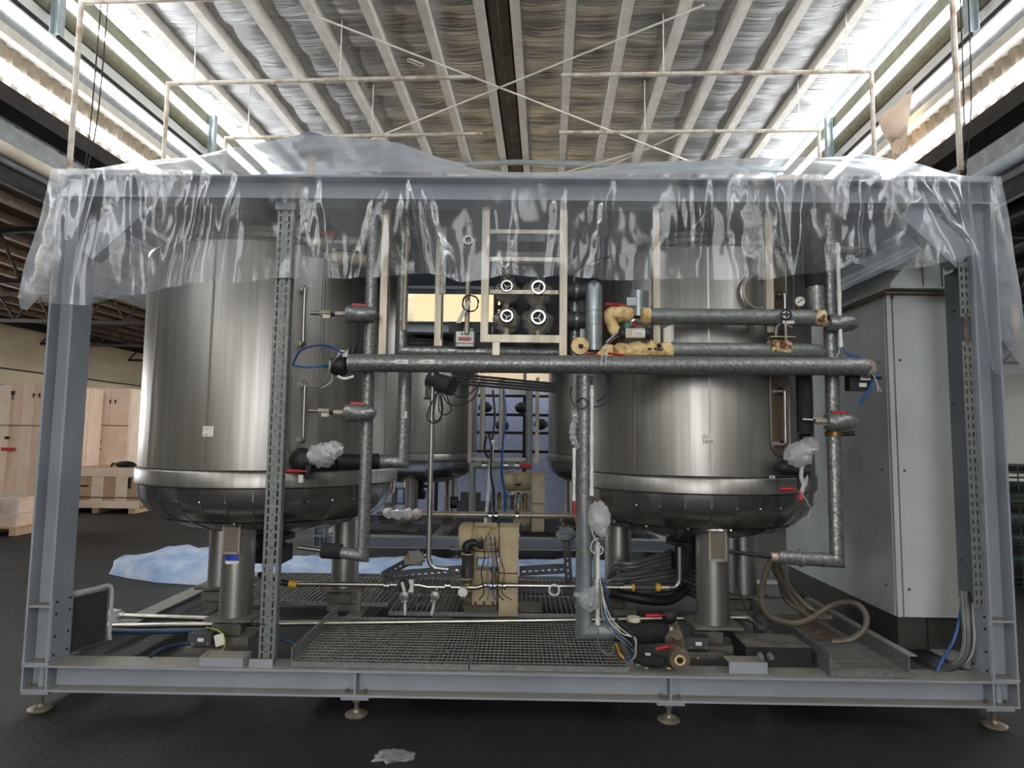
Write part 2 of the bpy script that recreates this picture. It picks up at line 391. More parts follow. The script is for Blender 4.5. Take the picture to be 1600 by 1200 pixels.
# roof: ridge over x=-1.05; deck, purlins and sagging foil between them as parts
XRG = -1.05
def zr(x): return ZR-.035*abs(x-XRG)
dk = MB()
dk.box((XL-.3, Y0, ZR+.05), (XR+.3, Y1, ZR+.12))
ceil = struct(dk, 'ceiling', 'trim_grey')
D = 1.125
pxs = [XRG+s*(.27+D*i) for s in (-1, 1) for i in range(8) if XL+.5 < XRG+s*(.27+D*i) < XR-.35]
pxs.sort()
def purlin(x, y0, y1):
    b = MB(); z = zr(x)-.02; sgn = 1 if x > XRG else -1
    # Z section: top flange, web, broad bottom flange with a lip
    b.box((x-.008, y0, z-.26), (x+.008, y1, z))
    b.box((min(x, x+sgn*.0)-.0, y0, z-.268), (x+.19, y1, z-.256)) if sgn > 0 else b.box((x-.19, y0, z-.268), (x, y1, z-.256))
    xx = x+sgn*.19; b.box((xx-.004, y0, z-.268), (xx+.004, y1, z-.235))
    b.box((x-sgn*.12 if sgn > 0 else x, y0, z-.012), (x if sgn > 0 else x+.12, y1, z))
    return b
for x in pxs:
    purlin(x, Y0, Y1).build('purlin', 'purlin_paint', ceil)
edges = [XL+.45]+pxs+[XR-.4]
for a, b in zip(edges[:-1], edges[1:]):
    if abs((a+b)/2-XRG) < .2: continue
    P = []; ny = 150; nx = 6; sd = rnd.random()*50
    for j in range(ny+1):
        y = Y0+(Y1-Y0)*j/ny; row = []
        for i in range(nx+1):
            u = i/nx; x = a+.012+(b-a-.024)*u
            ph = (y*.95+.12*math.sin(x*3+sd)) % 1.0
            sag = .10*(1-abs(2*ph-1)**3)*(.35+.65*math.sin(PI*u))+.03*noise.noise(V((x*1.4, y*2.6, sd)))
            row.append((x, y, zr(x)-.03-sag))
        P.append(row)
    MB().grid(P).build('foil_panel', 'foil', ceil, angle=80)
# dark ridge gap with crumpled foil hanging in it
P = []
for j in range(121):
    y = Y0+(Y1-Y0)*j/120
    P.append([(XRG+dx, y, ZR-.12-.10*(1-abs(dx)/.2)+.05*noise.noise(V((dx*9, y*3, 4)))) for dx in (-.2, -.1, 0, .1, .2)])
MB().grid(P).build('ridge_foil', 'purlin_dark', ceil)
b = MB(); b.box((XRG-.27, Y0, ZR-.10), (XRG+.27, Y1, ZR-.06)); b.build('ridge_plate', 'truss_dark', ceil)
# cross rafters
for yy in (19.3, 7.2, 31):
    for s in (-1, 1):
        xe = XL if s < 0 else XR
        MB().bar((XRG, yy, zr(XRG)-.31), (xe, yy, zr(xe)-.36), .14, .12).build('rafter', 'rafter_blue', ceil)
# bracing rods on the underside of the roof
def bl(x, y, zrel):                                  # pixel -> hall frame point on the level zrel above the camera
    p = atz(x, y, HC+zrel)-V(BLOC); c, s_ = math.cos(-BROT), math.sin(-BROT)
    return V((p.x*c-p.y*s_, p.x*s_+p.y*c, p.z))
for (a, c) in (((480, 20), (1085, 255)), ((1100, 8), (560, 226)), ((930, 270), (1070, 205)), ((600, 235), (780, 300)), ((880, 270), (1000, 236))):
    rod = MB(); rod.cyl(bl(a[0], a[1], 8.3), bl(c[0], c[1], 8.3), .022, n=6); r_ = rod.build('bracing_rod', 'purlin_paint', ceil)
p, q = bl(637, 93, 8.28), bl(662, 103, 8.28); d = (q-p).normalized(); e = d.cross(Z)*.05
tb = MB().tube([p, p+e+d*.03, q+e-d*.03, q, q-e-d*.03, p-e+d*.03], .016, 6, closed=True); tb.build('turnbuckle', 'purlin_paint', ceil)

# long side walls of the main bay, stacked in bands (heights above the camera), each band a part
BANDS = [  # z_top, z_bot, material, proud, kind
 (8.86, 8.50, 'skylight', .00, 'skylight_panel'), (8.50, 8.20, 'trim_olive', .16, 'eaves_beam'), (8.20, 8.03, 'skylight', .03, 'skylight_panel'),
 (8.03, 7.98, 'trim_dark', .06, 'gutter_line'), (7.97, 7.68, 'trim_olive', .10, 'curved_rail'), (7.67, 7.40, 'wall_white', .00, 'infill_panel'),
 (7.40, 7.30, 'trim_dark', .06, 'rail'), (7.29, 7.09, 'window_glow', .02, 'window_strip'), (7.09, 6.82, 'trim_grey', .00, 'infill_panel'),
 (6.82, 6.73, 'trim_dark', .08, 'gutter_line'), (6.73, 6.55, 'trim_white', .22, 'ledge'), (6.55, 6.26, 'cladding_brown', 0, 'corr'),
 (6.22, 5.97, 'window_glow', .05, 'window_strip'), (5.95, 5.72, 'cladding_cream', 0, 'corr'), (5.72, 5.42, 'trim_dark', .25, 'girder'),
 (5.12, 4.80, 'trim_grey', .22, 'crane_beam')]
def side_wall(name, xw, s, dz=0.):
    base = MB(); base.box((xw-s*.30 if s > 0 else xw+.2, Y0, HC+4.3+dz), (xw-s*.2 if s > 0 else xw+.3, Y1, ZR+.1))
    w_ = struct(base, name, 'trim_grey')
    for zt, zb, mt, pr, kd in BANDS:
        zt += HC+dz; zb += HC+dz
        x0, x1 = (xw-.2, xw+pr) if s > 0 else (xw-pr, xw+.2)
        if kd == 'corr':
            y = Y0
            pitch = .30
            while y < Y1:                               # cladding sheets of eight ribs each
                g = MB(); n = 8; prof = []
                for k in range(n):
                    yy = y+k*pitch
                    prof += [(yy, 0), (yy+.06, 0), (yy+.09, .05), (yy+.24, .05), (yy+.27, 0)]
                prof.append((y+n*pitch-.01, 0))
                pts = [[(xw+s*(-.02+dd), yy, zz) for yy, dd in prof] for zz in (zb, zt)]
                g.grid(pts).build('cladding_sheet', mt, w_, angle=20); y += n*pitch
        elif kd == 'curved_rail':
            g = MB(); zc = (zt+zb)/2; g.cyl((xw+s*.05, Y0, zc), (xw+s*.05, Y1, zc), (zt-zb)/2, n=16); g.build(kd, mt, w_)
        else:
            g = MB(); g.box((x0, Y0, zb), (x1, Y1, zt)); g.build(kd, mt, w_)
    for k in range(9):                                  # posts of the clerestory and of the crane girder
        y = 5.2+k*5.4
        if y > Y1: break
        g = MB(); xa = xw+s*.26; g.ibeam((xa, y, HC+7.2+dz), (xa, y, HC+8.5+dz), .16, .16, up=X); g.build('post', 'rafter_blue', w_)
        y -= 1.9
        g = MB(); xa = xw+s*.12; g.ibeam((xa, y, HC+5.0+dz), (xa, y, HC+5.6+dz), .2, .2, up=X); g.build('post', 'trim_grey', w_)
    g = MB(); z = HC+4.62+dz; g.cyl((xw+s*.3, Y0, z), (xw+s*.3, Y1, z), .12, n=14); g.build('service_pipe', 'cladding_cream' if s > 0 else 'rafter_blue', w_)
    g = MB(); z = HC+4.4+dz; g.box((min(xw-s*.2, xw+s*.05), Y0, z-.1), (max(xw-s*.2, xw+s*.05), Y1, z+.08)); g.build('girder', 'trim_dark', w_)
    # ragged foil scraps in the gap above the crane beam
    g = MB()
    for k in range(60):
        y = 1.5+k*.34; zz = HC+5.13+dz; h = .06+.12*rnd.random()
        g.prism([(0, 0), (.16, 0), (.3, .03), (.22, h), (.1, h*.8)], (xw, y, zz), Yv, Z, X, .02)
    g.build('foil_scraps', 'truss_dark', w_)['kind'] = 'stuff'
    return w_
wl = side_wall('wall_left', XL, 1)
wr = side_wall('wall_right', XR, -1, -.3)

# aisles: lower roofs on trusses, outer walls
def aisle(name, xa, za, xb, zb, mt, ribs):
    g = MB(); g.add([(xa, Y0, za), (xb, Y0, zb), (xb, Y1, zb), (xa, Y1, za), (xa, Y0, za+.1), (xb, Y0, zb+.1), (xb, Y1, zb+.1), (xa, Y1, za+.1)],
                    [(0,1,2,3), (7,6,5,4), (0,4,5,1), (1,5,6,2), (2,6,7,3), (3,7,4,0)])
    o = struct(g, name, mt)
    for k in range(ribs):
        t = (k+.5)/ribs; x = xa+(xb-xa)*t; z = za+(zb-za)*t
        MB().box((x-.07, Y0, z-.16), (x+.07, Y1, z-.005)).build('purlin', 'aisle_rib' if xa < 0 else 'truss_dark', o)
    for k in range(7):
        y = 2.5+k*4.8
        lo0, lo1 = V((xa, y, za-1.35)), V((xb, y, zb-.75)); hi0, hi1 = V((xa, y, za-.22)), V((xb, y, zb-.22))
        t = o
        MB().bar(lo0, lo1, .09, .09).build('truss_chord', 'truss_dark', t); MB().bar(hi0, hi1, .09, .09).build('truss_chord', 'truss_dark', t)
        n = 8
        for i in range(n):
            a = lo0.lerp(lo1, i/n); b = hi0.lerp(hi1, (i+.5)/n); c = lo0.lerp(lo1, (i+1)/n)
            MB().cyl(a, b, .03, n=6).build('truss_web', 'truss_dark', t); MB().cyl(b, c, .03, n=6).build('truss_web', 'truss_dark', t)
    return o
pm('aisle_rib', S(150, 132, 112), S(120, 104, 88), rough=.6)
XWL, XWR = -18.0, 16.0
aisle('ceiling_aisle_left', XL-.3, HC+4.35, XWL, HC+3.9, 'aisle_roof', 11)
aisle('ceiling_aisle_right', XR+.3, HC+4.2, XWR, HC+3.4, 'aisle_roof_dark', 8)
g = MB(); g.box((XWL-.2, Y0, 0), (XWL, Y1, HC+3.9)); wo = struct(g, 'wall_outer_left', 'wall_cream')
g = MB(); g.box((XWL, Y0, HC+3.55), (XWL+.25, Y1, HC+3.9)); g.build('wall_beam', 'trim_dark', wo)
for zz, r in ((HC+1.55, .025), (HC+2.1, .02)):
    g = MB(); g.cyl((XWL+.06, Y0, zz), (XWL+.06, Y1, zz), r, n=6); g.build('conduit', 'trim_dark', wo)
g = MB(); g.box((XWR, Y0, 0), (XWR+.2, Y1, HC+3.4)); struct(g, 'wall_outer_right', 'wall_white')
g = MB(); g.box((XWL, Y1, 0), (XWR, Y1+.2, ZR+.1)); wb = struct(g, 'wall_back', 'wall_cream')
for zz in (2.2, 4.4, 6.6):
    g = MB(); g.box((XWL, Y1-.06, zz), (XWR, Y1, zz+.08)); g.build('wall_rail', 'wood_pale', wb)
g = MB(); g.box((-7, Y1-.12, 3.2), (5, Y1-.08, 9.6)); struct(g, 'window_1', 'canvas_glow')  # cream canvas at the hall end; its sunlight is put in as glow
n_ = 2
for xw, s_ in ((XWL, 1), (XWR, -1)):                     # unseen glowing windows added in the outer walls to brighten the aisles
    for k in range(2):
        y = 10.8+k*3.1; x0, x1 = sorted((xw-s_*.05, xw+s_*.03))
        g = MB(); g.box((x0, y, 1.5), (x1, y+2.6, 4.2)); w_ = struct(g, 'window_%d' % n_, 'window_glow'); n_ += 1
        for yy in (y+.86, y+1.73): g = MB(); x0, x1 = sorted((xw+s_*.03, xw+s_*.06)); g.box((x0, yy, 1.5), (x1, yy+.05, 4.2)); g.build('window_bar', 'trim_grey', w_)
# front wall behind the camera with the open loading door
g = MB(); yd = Y0
g.box((XWL, yd-.2, 0), (-3.2, yd, ZR)); g.box((2.2, yd-.2, 0), (XWR, yd, ZR)); g.box((-3.2, yd-.2, 9.0), (2.2, yd, ZR))
struct(g, 'wall_front', 'wall_cream')

# pipe frames hung under the roof, wires
def pipe_frame(y, label, left, right):
    t = thing('hanging_pipe_frame', label, 'pipe', (0, 0, 0)); hall(t)
    z = HC+7.3; xl, xr = -7.95, 6.35
    if left:
        MB().tube([(xl, y, HC+4.2), (xl, y, z), (-1.6, y, z+.03)], .045, 8).build('pipe', 'pipe_stained', t)
    if right:
        MB().tube([(xr, y, HC+4.2), (xr, y, z), (.25, y, z+.03)], .045, 8).build('pipe', 'pipe_stained', t)
    for k in range(2):
        for x in ((-7.4+k*3.1), (2.3+k*3.6)):
            MB().cyl((x, y, z), (x, y, ZR-.3), .012, n=5).build('hanger_rod', 'purlin_paint', t)
    return t
pm('pipe_stained', S(206, 200, 186), S(150, 122, 96), rough=.5, scale=3.5, lo=.45, hi=.7)
pipe_frame(bl(105, 4, 7.3).y, 'nearest white pipe frame hanging under the hall roof, cut by top picture edge', 1, 1)
pipe_frame(bl(245, 131, 7.3).y, 'middle white pipe frame hanging across the roof', 1, 1)
pipe_frame(bl(340, 216, 7.3).y, 'farthest white pipe frame hanging across the roof', 1, 1)
def wire_pair(x, y, label):
    t = thing('hanging_wire', label, 'wire', (0, 0, 0)); hall(t)
    for d in (0, .12):
        MB().tube(spline([(x+d, y, ZR-.4), (x+d-.04, y, HC+5.6), (x-.1+d*.2, y, HC+4.35)], 4), .012, 5).build('strand', 'trim_dark', t)
    MB().ball((x-.1, y, HC+4.35), (.05, .05, .09), 8, 6).build('weight', 'trim_dark', t)
wire_pair(-7.9, 10.3, 'thin dark wires hanging in front of the left clerestory')
wire_pair(6.75, 10.3, 'thin dark wires hanging in front of the right clerestory')
# torn foil hanging from the right eaves panel
P = []
for j in range(9):
    v_ = j/8; row = []
    for i in range(9):
        u = i/8; row.append((XR-.42-.35*math.sin(PI*u)*math.sin(PI*min(1, v_*1.3)), 12.6+1.1*(u-.5)*(1-.6*v_), HC+6.75-1.0*v_+.12*noise.noise(V((u*4, v_*4, 1)))))
    P.append(row)
o = MB().grid(P).build('torn_foil', 'wood_pale'); hall(o); tag(o, 'torn flap of foil hanging from the upper right eaves', 'foil')

# ================================================================== skid frame
W2, ZB, ZT, ZH = 2.698, .115, .255, 3.03        # half width, underside and top of the base beams, top of the frame
DEP = 2.45; CH = .14; CD = .165                 # skid depth, column section height and flange width
def skid(loc, label, front=True):
    t = thing('skid_frame', label, 'frame', loc); o = V(loc)
    def b(p0, p1, h, w_, up=Z, name='beam'):
        g = MB(); g.ibeam(o+V(p0), o+V(p1), h, w_, up=up); return g.build(name, 'skid_paint', t)
    yc = CD/2
    for y in (yc, DEP-yc):                                        # long base and top beams
        bb = b((-W2, y, (ZB+ZT)/2), (W2, y, (ZB+ZT)/2), CH, CD); tb_ = b((-W2, y, ZH-.07), (W2, y, ZH-.07), CH, CD)
        for x in (-W2+.004, -W2+.136, -.874, .836, W2-.136, W2-.004):   # web stiffeners
            g = MB(); g.box(o+V((x-.005, y-yc+.004, ZB+.012)), o+V((x+.005, y+yc-.004, ZT-.012))); g.build('stiffener', 'skid_paint', bb)
        for x in (-W2+.004, -W2+.136, -W2+.42, 2.13, W2-.136, W2-.004):
            g = MB(); g.box(o+V((x-.005, y-yc+.004, ZH-CH+.012)), o+V((x+.005, y+yc-.004, ZH-.012))); g.build('stiffener', 'skid_paint', tb_)
        for x in (-W2+.075, W2-.075):                             # bolts of the corner joint
            g = MB()
            g.cyl(o+V((x, y-.02, ZB+.012)), o+V((x, y-.02, ZT-.012)), .02, n=12); g.build('corner_post', 'skid_paint', bb)
    for x in (-W2+.07, W2-.07):
        b((x, CD, (ZB+ZT)/2), (x, DEP-CD, (ZB+ZT)/2), CH, .14); b((x, CD, ZH-.07), (x, DEP-CD, ZH-.07), CH, .14)
        for y in (yc, DEP-yc):
            c = b((x, y, ZT+.012), (x, y, ZH-CH), CH, CD, up=X, name='column')
            g = MB(); g.box(o+V((x-.075, y-yc, ZT)), o+V((x+.075, y+yc, ZT+.012))); g.build('base_plate', 'skid_paint', c)
            g = MB(); g.box(o+V((x-.06, y-yc+.004, .56)), o+V((x+.06, y+yc-.004, .572))); g.build('stiffener', 'skid_paint', c)
            s_ = 1 if x < 0 else -1
            g = MB(); xx = x+s_*.0705; g.box(o+V((min(xx, xx+s_*.006), y-yc+.004, ZT+.02)), o+V((max(xx, xx+s_*.006), y+yc-.004, .60))); g.build('splice_plate', 'skid_paint', c)
            if y < 1 and front:
                for zz in (.30, .40, .52, .585):                 # bolts through the splice plate
                    for yy in (.03, .135):
                        MB().cyl(o+V((xx+s_*.004, yy, zz)), o+V((xx+s_*.012, yy, zz)), .007, n=6).build('bolt', 'rubber_black', c)
                for zz in (.33, .51):
                    for xo in (-.045,):
                        MB().ball(o+V((x+xo-.01, .10, zz)), (.011, .008, .014), 8, 6).build('bolt', 'plastic_white', c)
    for s_ in (-1, 1):                                            # knee braces under the top beam
        for y in (yc, DEP-yc):
            g = MB(); g.bar(o+V((s_*(W2-.15), y, 2.58)), o+V((s_*(W2-.46), y, 2.885)), .15, .085, up=Yv); g.build('knee_brace', 'skid_paint', t)
    for x in (-1.16, -.55, .62, 1.8):                           # cross members of the base
        b((x, CD, .19), (x, DEP-CD, .19), .12, .11)
    for x in (-1.6, -.1, 1.2):                                    # cross members of the top
        b((x, CD, ZH-.075), (x, DEP-CD, ZH-.075), .12, .10)
    xe = [-W2+.15, -1.66, -.16, 1.14, W2-.15]                      # sheet steel deck lying on the top beams' lower flanges
    for a_, c_ in zip(xe[:-1], xe[1:]):
        g = MB(); g.box(o+V((a_+.01, CD+.005, ZH-.10)), o+V((c_-.01, DEP-CD-.005, ZH-.094))); g.build('deck_plate', 'deck_grey', t)
    for y in (yc, DEP-yc):                                        # levelling feet
        for x in (-W2+.075, -.874, .836, W2-.1):
            f = MB(); f.box(o+V((x-.075, y-.075, ZB-.018)), o+V((x+.075, y+.075, ZB))); ft = f.build('levelling_foot', 'skid_paint', t)
            MB().cyl(o+V((x, y-.02, .02)), o+V((x, y-.02, ZB-.018)), .013, n=10).build('threaded_rod', 'rusty', ft)
            MB().cyl(o+V((x, y-.02, ZB-.045)), o+V((x, y-.02, ZB-.02)), .024, n=6).build('nut', 'dirty_plate', ft)
            MB().lathe([(0, .0), (.06, 0), (.062, .008), (.05, .014), (.022, .018), (.018, .032), (0, .032)], o+V((x, y-.02, 0)), n=20).build('foot_disc', 'foot_metal', ft)
            if y < 1:
                for dx in (-.05, .05):
                    MB().cyl(o+V((x+dx, y-.05, ZB+.012)), o+V((x+dx, y-.05, ZB+.03)), .009, n=6).build('bolt', 'rusty', ft)
    return t
pm('deck_grey', S(112, 117, 124), S(98, 103, 110), rough=.5, scale=2)
pm('foot_metal', S(176, 168, 150), S(120, 108, 92), rough=.45, metal=.5, scale=14)
skid1 = skid((0, 0, 0), 'grey painted steel skid frame in front, with tanks and pipework standing inside it')

# ================================================================== tanks
def tank(c, R, label, ang0, sticker=None, detail=True, flip=1):
    """clad stainless vessel on three legs; c = (x, y) of its axis"""
    o = V((c[0], c[1], ZT)); t = thing('process_tank', label, 'tank', o, 'clad stainless tanks')
    A = V((c[0], c[1], 0)); n = 96
    MB().lathe([(R-.004, 1.312), (R, 1.316), (R, 2.685), (R-.01, 2.70), (R-.06, 2.715)], A, n=n).build('cladding_shell', 'stainless', t)
    MB().lathe([(R-.008, 1.205), (R+.004, 1.207), (R+.012, 1.215), (R+.012, 1.296), (R+.004, 1.306), (R-.01, 1.31)], A, n=n).build('belt_ring', 'stainless', t)
    MB().lathe([(R-.06, 2.715), (R*.86, 2.755), (R*.7, 2.79), (R*.56, 2.81), (R*.56, 2.86), (R*.58, 2.865), (R*.58, 2.895), (R*.54, 2.90), (0, 2.905)], A, n=64).build('top_head', 'stainless', t)
    MB().torus(A+V((0, 0, 2.70)), Z, R-.006, .012, 72, 6).build('rim_bead', 'polished', t)
    # vertical lap seams
    for a in ((-128, -96, -52, -14, 40, 150) if detail else (-120, -60)):
        a = math.radians(a); d = V((math.cos(a), math.sin(a), 0)); s_ = V((-d.y, d.x, 0))
        MB().obox(A+d*(R+.001)+V((0, 0, 2.0)), s_*.006, d*.0022, V((0, 0, .68))).build('lap_seam', 'stainless', t)
    # dished bottom: two rings of lapped gore plates and a centre cap
    prof = [(R-.004, 1.204), (R*.985, 1.13), (R*.93, 1.055), (R*.84, .995), (R*.70, .945), (R*.5, .905), (R*.25, .885)]
    ng = 34 if detail else 12
    for ring, (i0, i1) in enumerate(((0, 4), (4, 7))):
        k = ng if ring == 0 else ng//2
        da = 2*PI/k; src = None
        for q in range(k):
            a = q*da+ring*.11+ang0
            if src is None:
                g = MB(); pr = prof[i0:i1] if ring == 0 else prof[i0-1:i1]
                pr = [(r+(.004 if ring else 0), z+(-.004 if ring else 0)) for r, z in pr]
                g.lathe(pr, A, n=2, a0=-da*.5, a1=da*.49, ref=X)
                g.lathe([(r-.006, z+.004) for r, z in pr][::-1], A, n=2, a0=-da*.5, a1=da*.49, ref=X)
                for (r0, z0), (r1, z1) in zip(pr[:-1], pr[1:]):        # raised lap along one edge
                    e0, e1 = (A+V((r*math.cos(da*.485), r*math.sin(da*.485), z)) for r, z in ((r0, z0), (r1, z1)))
                    g.bar(e0, e1, .010, .009, up=V((math.cos(da*.485), math.sin(da*.485), -.6)))
                if ring == 0 and detail: g.ball(A+V((pr[1][0]*math.cos(da*.485), pr[1][0]*math.sin(da*.485), pr[1][1]))*1.0+V((0, 0, -.004)), .008, 6, 4)
                src = g.build('gore_plate', 'polished', t); src.location = V((0, 0, 0))
                src.data.transform(Matrix.Translation(o-A)); src.location = A-o
                src.rotation_euler = (0, 0, a)
            else:
                inst(src, t, A-o, (0, 0, a))
    MB().lathe([(R*.28, .893), (R*.2, .882), (0, .876)], A, n=32).build('centre_cap', 'polished', t)
    # outlet with black flanged valve underneath
    g = MB(); g.cyl(A+V((0, 0, .70)), A+V((0, 0, .89)), .10, n=20); ov = g.build('outlet', 'rubber_black', t)
    MB().cyl(A+V((0, 0, .80)), A+V((0, 0, .83)), .16, n=20).build('flange', 'rubber_black', ov)
    g = MB(); g.box(A+V((-.12, -.1, .64)), A+V((.12, .1, .75))); g.build('valve_body', 'rubber_black', ov)
    # legs
    for k in range(3):
        a = -PI/2+k*2*PI/3; p = A+V((math.cos(a)*.53, math.sin(a)*.53, 0))
        r = .098
        lg = MB().cyl(p+V((0, 0, .415)), p+V((0, 0, 1.06)), r, n=28).build('leg', 'leg_steel', t)
        MB().lathe([(r, 1.0), (r+.055, 1.0), (r+.06, .985)], p+V((0, 0, .0)), n=28).build('leg_collar', 'polished', lg)
        g = MB(); g.box(p+V((-.145, -.12, .398)), p+V((.145, .12, .415))); g.build('foot_plate', 'dirty_plate', lg)
        # weighing cell below
        g = MB(); g.box(p+V((-.13, -.035, .30)), p+V((.05, .035, .365))); cell = g.build('load_cell', 'dirty_plate', lg)
        g = MB(); g.cyl(p+V((.0, 0, .36)), p+V((.0, 0, .40)), .03, n=12)
        g.box(p+V((-.1, -.09, ZT)), p+V((.12, .09, .30))); g.build('cell_base', 'dirty_plate', lg)
        if k == 0 and detail:
            g = MB(); g.box(p+V((-.055, -r-.022, .80)), p+V((.055, -r-.006, 1.02))); f = g.build('nameplate', 'brushed_tube', lg)
            g = MB(); g.box(p+V((-.043, -r-.0235, .815)), p+V((.043, -r-.0215, .985))); g.build('engraved_field', 'plate_engraved', f)
            g = MB(); g.box(p+V((-.028, -r-.0245, .992)), p+V((.028, -r-.022, 1.006))); g.build('slot', 'ink', f)
            for sx in (-.047, .047):
                for sz in (.808, 1.011):
                    MB().cyl(p+V((sx, -r-.025, sz)), p+V((sx, -r-.02, sz)), .004, n=6).build('rivet', 'polished', f)
            if sticker:
                g = MB()
                for q in range(9):
                    pass
                aa = math.radians(20)
                s_ = MB().lathe([(r+.0012, .752), (r+.0012, .795)], p, n=8, a0=-PI/2-.42, a1=-PI/2+.42, ref=X).build('blue_sticker', 'ink_blue', lg)
                MB().lathe([(r+.0016, .738), (r+.0016, .757)], p, n=8, a0=-PI/2-.42, a1=-PI/2+.42, ref=X).build('sticker_foot', 'paper_white', s_)
    return t
pm('plate_engraved', S(128, 120, 106), S(108, 100, 88), rough=.5, metal=.4, scale=90)
pm('panel_rusty', (.42, .36, .28, 1), (.30, .22, .14, 1), rough=.38, metal=.8, scale=5, stretch=(4, 4, .4))
T1 = V((-1.74, 1.0, 0)); T2 = V((1.205, 1.0, 0)); R1 = .852; R2 = .812
tankL = tank(T1, R1, 'large stainless steel tank on the left, behind the slotted upright', .05, True)
tankR = tank(T2, R2, 'large stainless steel tank on the right, beside the grey cabinet', .09, False)
def onshell(A, R, x, y):
    """point of the shell seen at a pixel, with its outward normal"""
    d = ray(x, y); p = CAM-V((A.x, A.y, 0)); a = d.x**2+d.y**2; b = p.x*d.x+p.y*d.y; c = p.x**2+p.y**2-R*R
    t = (-b-math.sqrt(max(0, b*b-a*c)))/a; q = CAM+d*t; n = V((q.x-A.x, q.y-A.y, 0)).normalized(); return q, n
def sticker_on(t, A, R, x0, y0, x1, y1, lines, name='sticker'):
    p, n = onshell(A, R, (x0+x1)/2, (y0+y1)/2); u = V((-n.y, n.x, 0))
    q0, _ = onshell(A, R, x0, y1); q1, _ = onshell(A, R, x1, y0); w_ = abs((q1-q0).dot(u))/2; h = abs(q1.z-q0.z)/2
    g = MB(); g.obox(p+n*.005, u*w_, Z*h, n*.001); s = g.build(name, 'paper_white', t)
    for txt, fx, fy, sz in lines: text(txt, s, p+n*.0062-u*w_+u*(2*w_*fx)-Z*h+Z*(2*h*fy), u, Z, sz)
    return s
sticker_on(tankL, T1, R1, 317, 666, 335, 682, [('-------', .05, .68, .022), ('- 1104 -', .05, .1, .012)])
sticker_on(tankR, T2, R2, 1098, 679, 1117, 693, [('-------', .05, .66, .02), ('01091', .2, .1, .02)])
sticker_on(tankR, T2, R2, 1201, 743, 1210, 748, [('1001', .1, .15, .012)])
def channel(t, A, R, x, y0, y1, wpx, rustm='stainless'):
    """flat nozzle panel let into the cladding with rounded foot and a raised edge"""
    p, n = onshell(A, R, x, (y0+y1)/2); u = V((-n.y, n.x, 0)); pa, _ = onshell(A, R, x, y0); pb, _ = onshell(A, R, x, y1)
    hw = wpx; zt, zb = pa.z, pb.z
    poly = [(-hw, zt-p.z), (-hw, zb-p.z+hw)]+[(-hw*math.cos(k*PI/8), zb-p.z+hw-hw*math.sin(k*PI/8)) for k in range(1, 8)]+[(hw, zb-p.z+hw), (hw, zt-p.z)]
    g = MB(); g.prism(poly, p-n*.03, u, Z, n, .035); c = g.build('nozzle_panel', rustm, t)
    MB().tube([p+u*a+Z*b+n*.006 for a, b in poly], .006, 6).build('panel_edge', 'leg_steel', c)
    return p, n, u, c
def grab(t, p0, p1, n, out=.05, r=.010, mt='polished'):
    """bent tube between two bosses"""
    h = MB().tube(spline([p0, p0+n*out*.8, p0+n*out+(p1-p0)*.04, p0.lerp(p1, .5)+n*out, p1+n*out+(p0-p1)*.04, p1+n*out*.8, p1], 4), r, 10).build('level_tube', mt, t)
    for q in (p0, p1): MB().cyl(q-n*.01, q+n*.022, .024, n=16).build('boss', 'polished', h)
p, n, u, c_ = channel(tankL, T1, R1, 478, 400, 716, .085)
for ya, yb in ((453, 538), (602, 688)):
    grab(tankL, onshell(T1, R1, 473, ya)[0]+n*.012, onshell(T1, R1, 470, yb)[0]+n*.012, n)
p, n, u, c_ = channel(tankR, T2, R2, 1216, 400, 712, .075, 'panel_rusty')
for ya, yb in ((462, 540), (612, 694)):
    grab(tankR, onshell(T2, R2, 1213, ya)[0]+n*.012, onshell(T2, R2, 1214, yb)[0]+n*.012, n)
# round port on the right tank
p, n = onshell(T2, R2, 1180, 458); 
g = MB(); g.lathe([(.115, -.02), (.115, .02), (.10, .03), (.095, .03), (.095, .012), (0, .012)], p, n, n=28); pt = g.build('round_port', 'stainless', tankR)
MB().torus(p+n*.03, n, .1, .008).build('port_gasket', 'brushed_tube', pt)

# ================================================================== plastic sheet over the frame
def lerp_list(L, x):
    if x <= L[0][0]: return L[0][1]
    for (a, b), (c, d) in zip(L[:-1], L[1:]):
        if x <= c: return b+(d-b)*(x-a)/(c-a)
    return L[-1][1]
sil = [(88,268),(130,262),(240,250),(330,245),(400,225),(475,209),(540,213),(600,218),(640,228),(700,250),(760,270),(800,282),(860,280),(920,265),(960,258),(1060,250),(1130,248),(1270,246),(1350,240),(1400,245),(1460,258),(1520,268),(1550,283)]
ridge = [(at(x, y, 1.0).x, max(3.05, at(x, y, 1.0).z)) for x, y in sil]
FZ = ZH+.012; FY = -.02
def ztop(x, y):
    zr_ = lerp_list(ridge, x*(1.0)); g = (y-FY)/(1.0-FY) if y < 1 else (2.47-y)/1.47
    g = max(0, min(1, g)); e = min(1, (W2+.02-abs(x))/.25)
    return FZ+(zr_-FZ)*(g**.9)*max(0, e)+.012*noise.noise(V((x*5, y*5, 2)))*min(1, g*4)
NX, NY = 330, 28
xs = [-(W2+.02)+2*(W2+.02)*i/NX for i in range(NX+1)]
top = [[V((x, FY+(2.47-FY)*j/NY, ztop(x, FY+(2.47-FY)*j/NY))) for x in xs] for j in range(NY+1)]
bot = [(68,470),(100,477),(140,479),(185,468),(225,460),(280,447),(330,438),(365,444),(440,433),(500,437),(540,437),(600,431),(640,428),(680,432),(720,441),(760,436),(800,430),(850,434),(890,430),(920,437),(1000,438),(1100,436),(1180,438),(1230,433),(1280,426),(1330,415),(1400,422),(1450,416),(1490,405),(1512,410),(1522,480),(1534,585)]
botw = [(at(x, y, -.06).x, at(x, y, -.06).z) for x, y in bot]
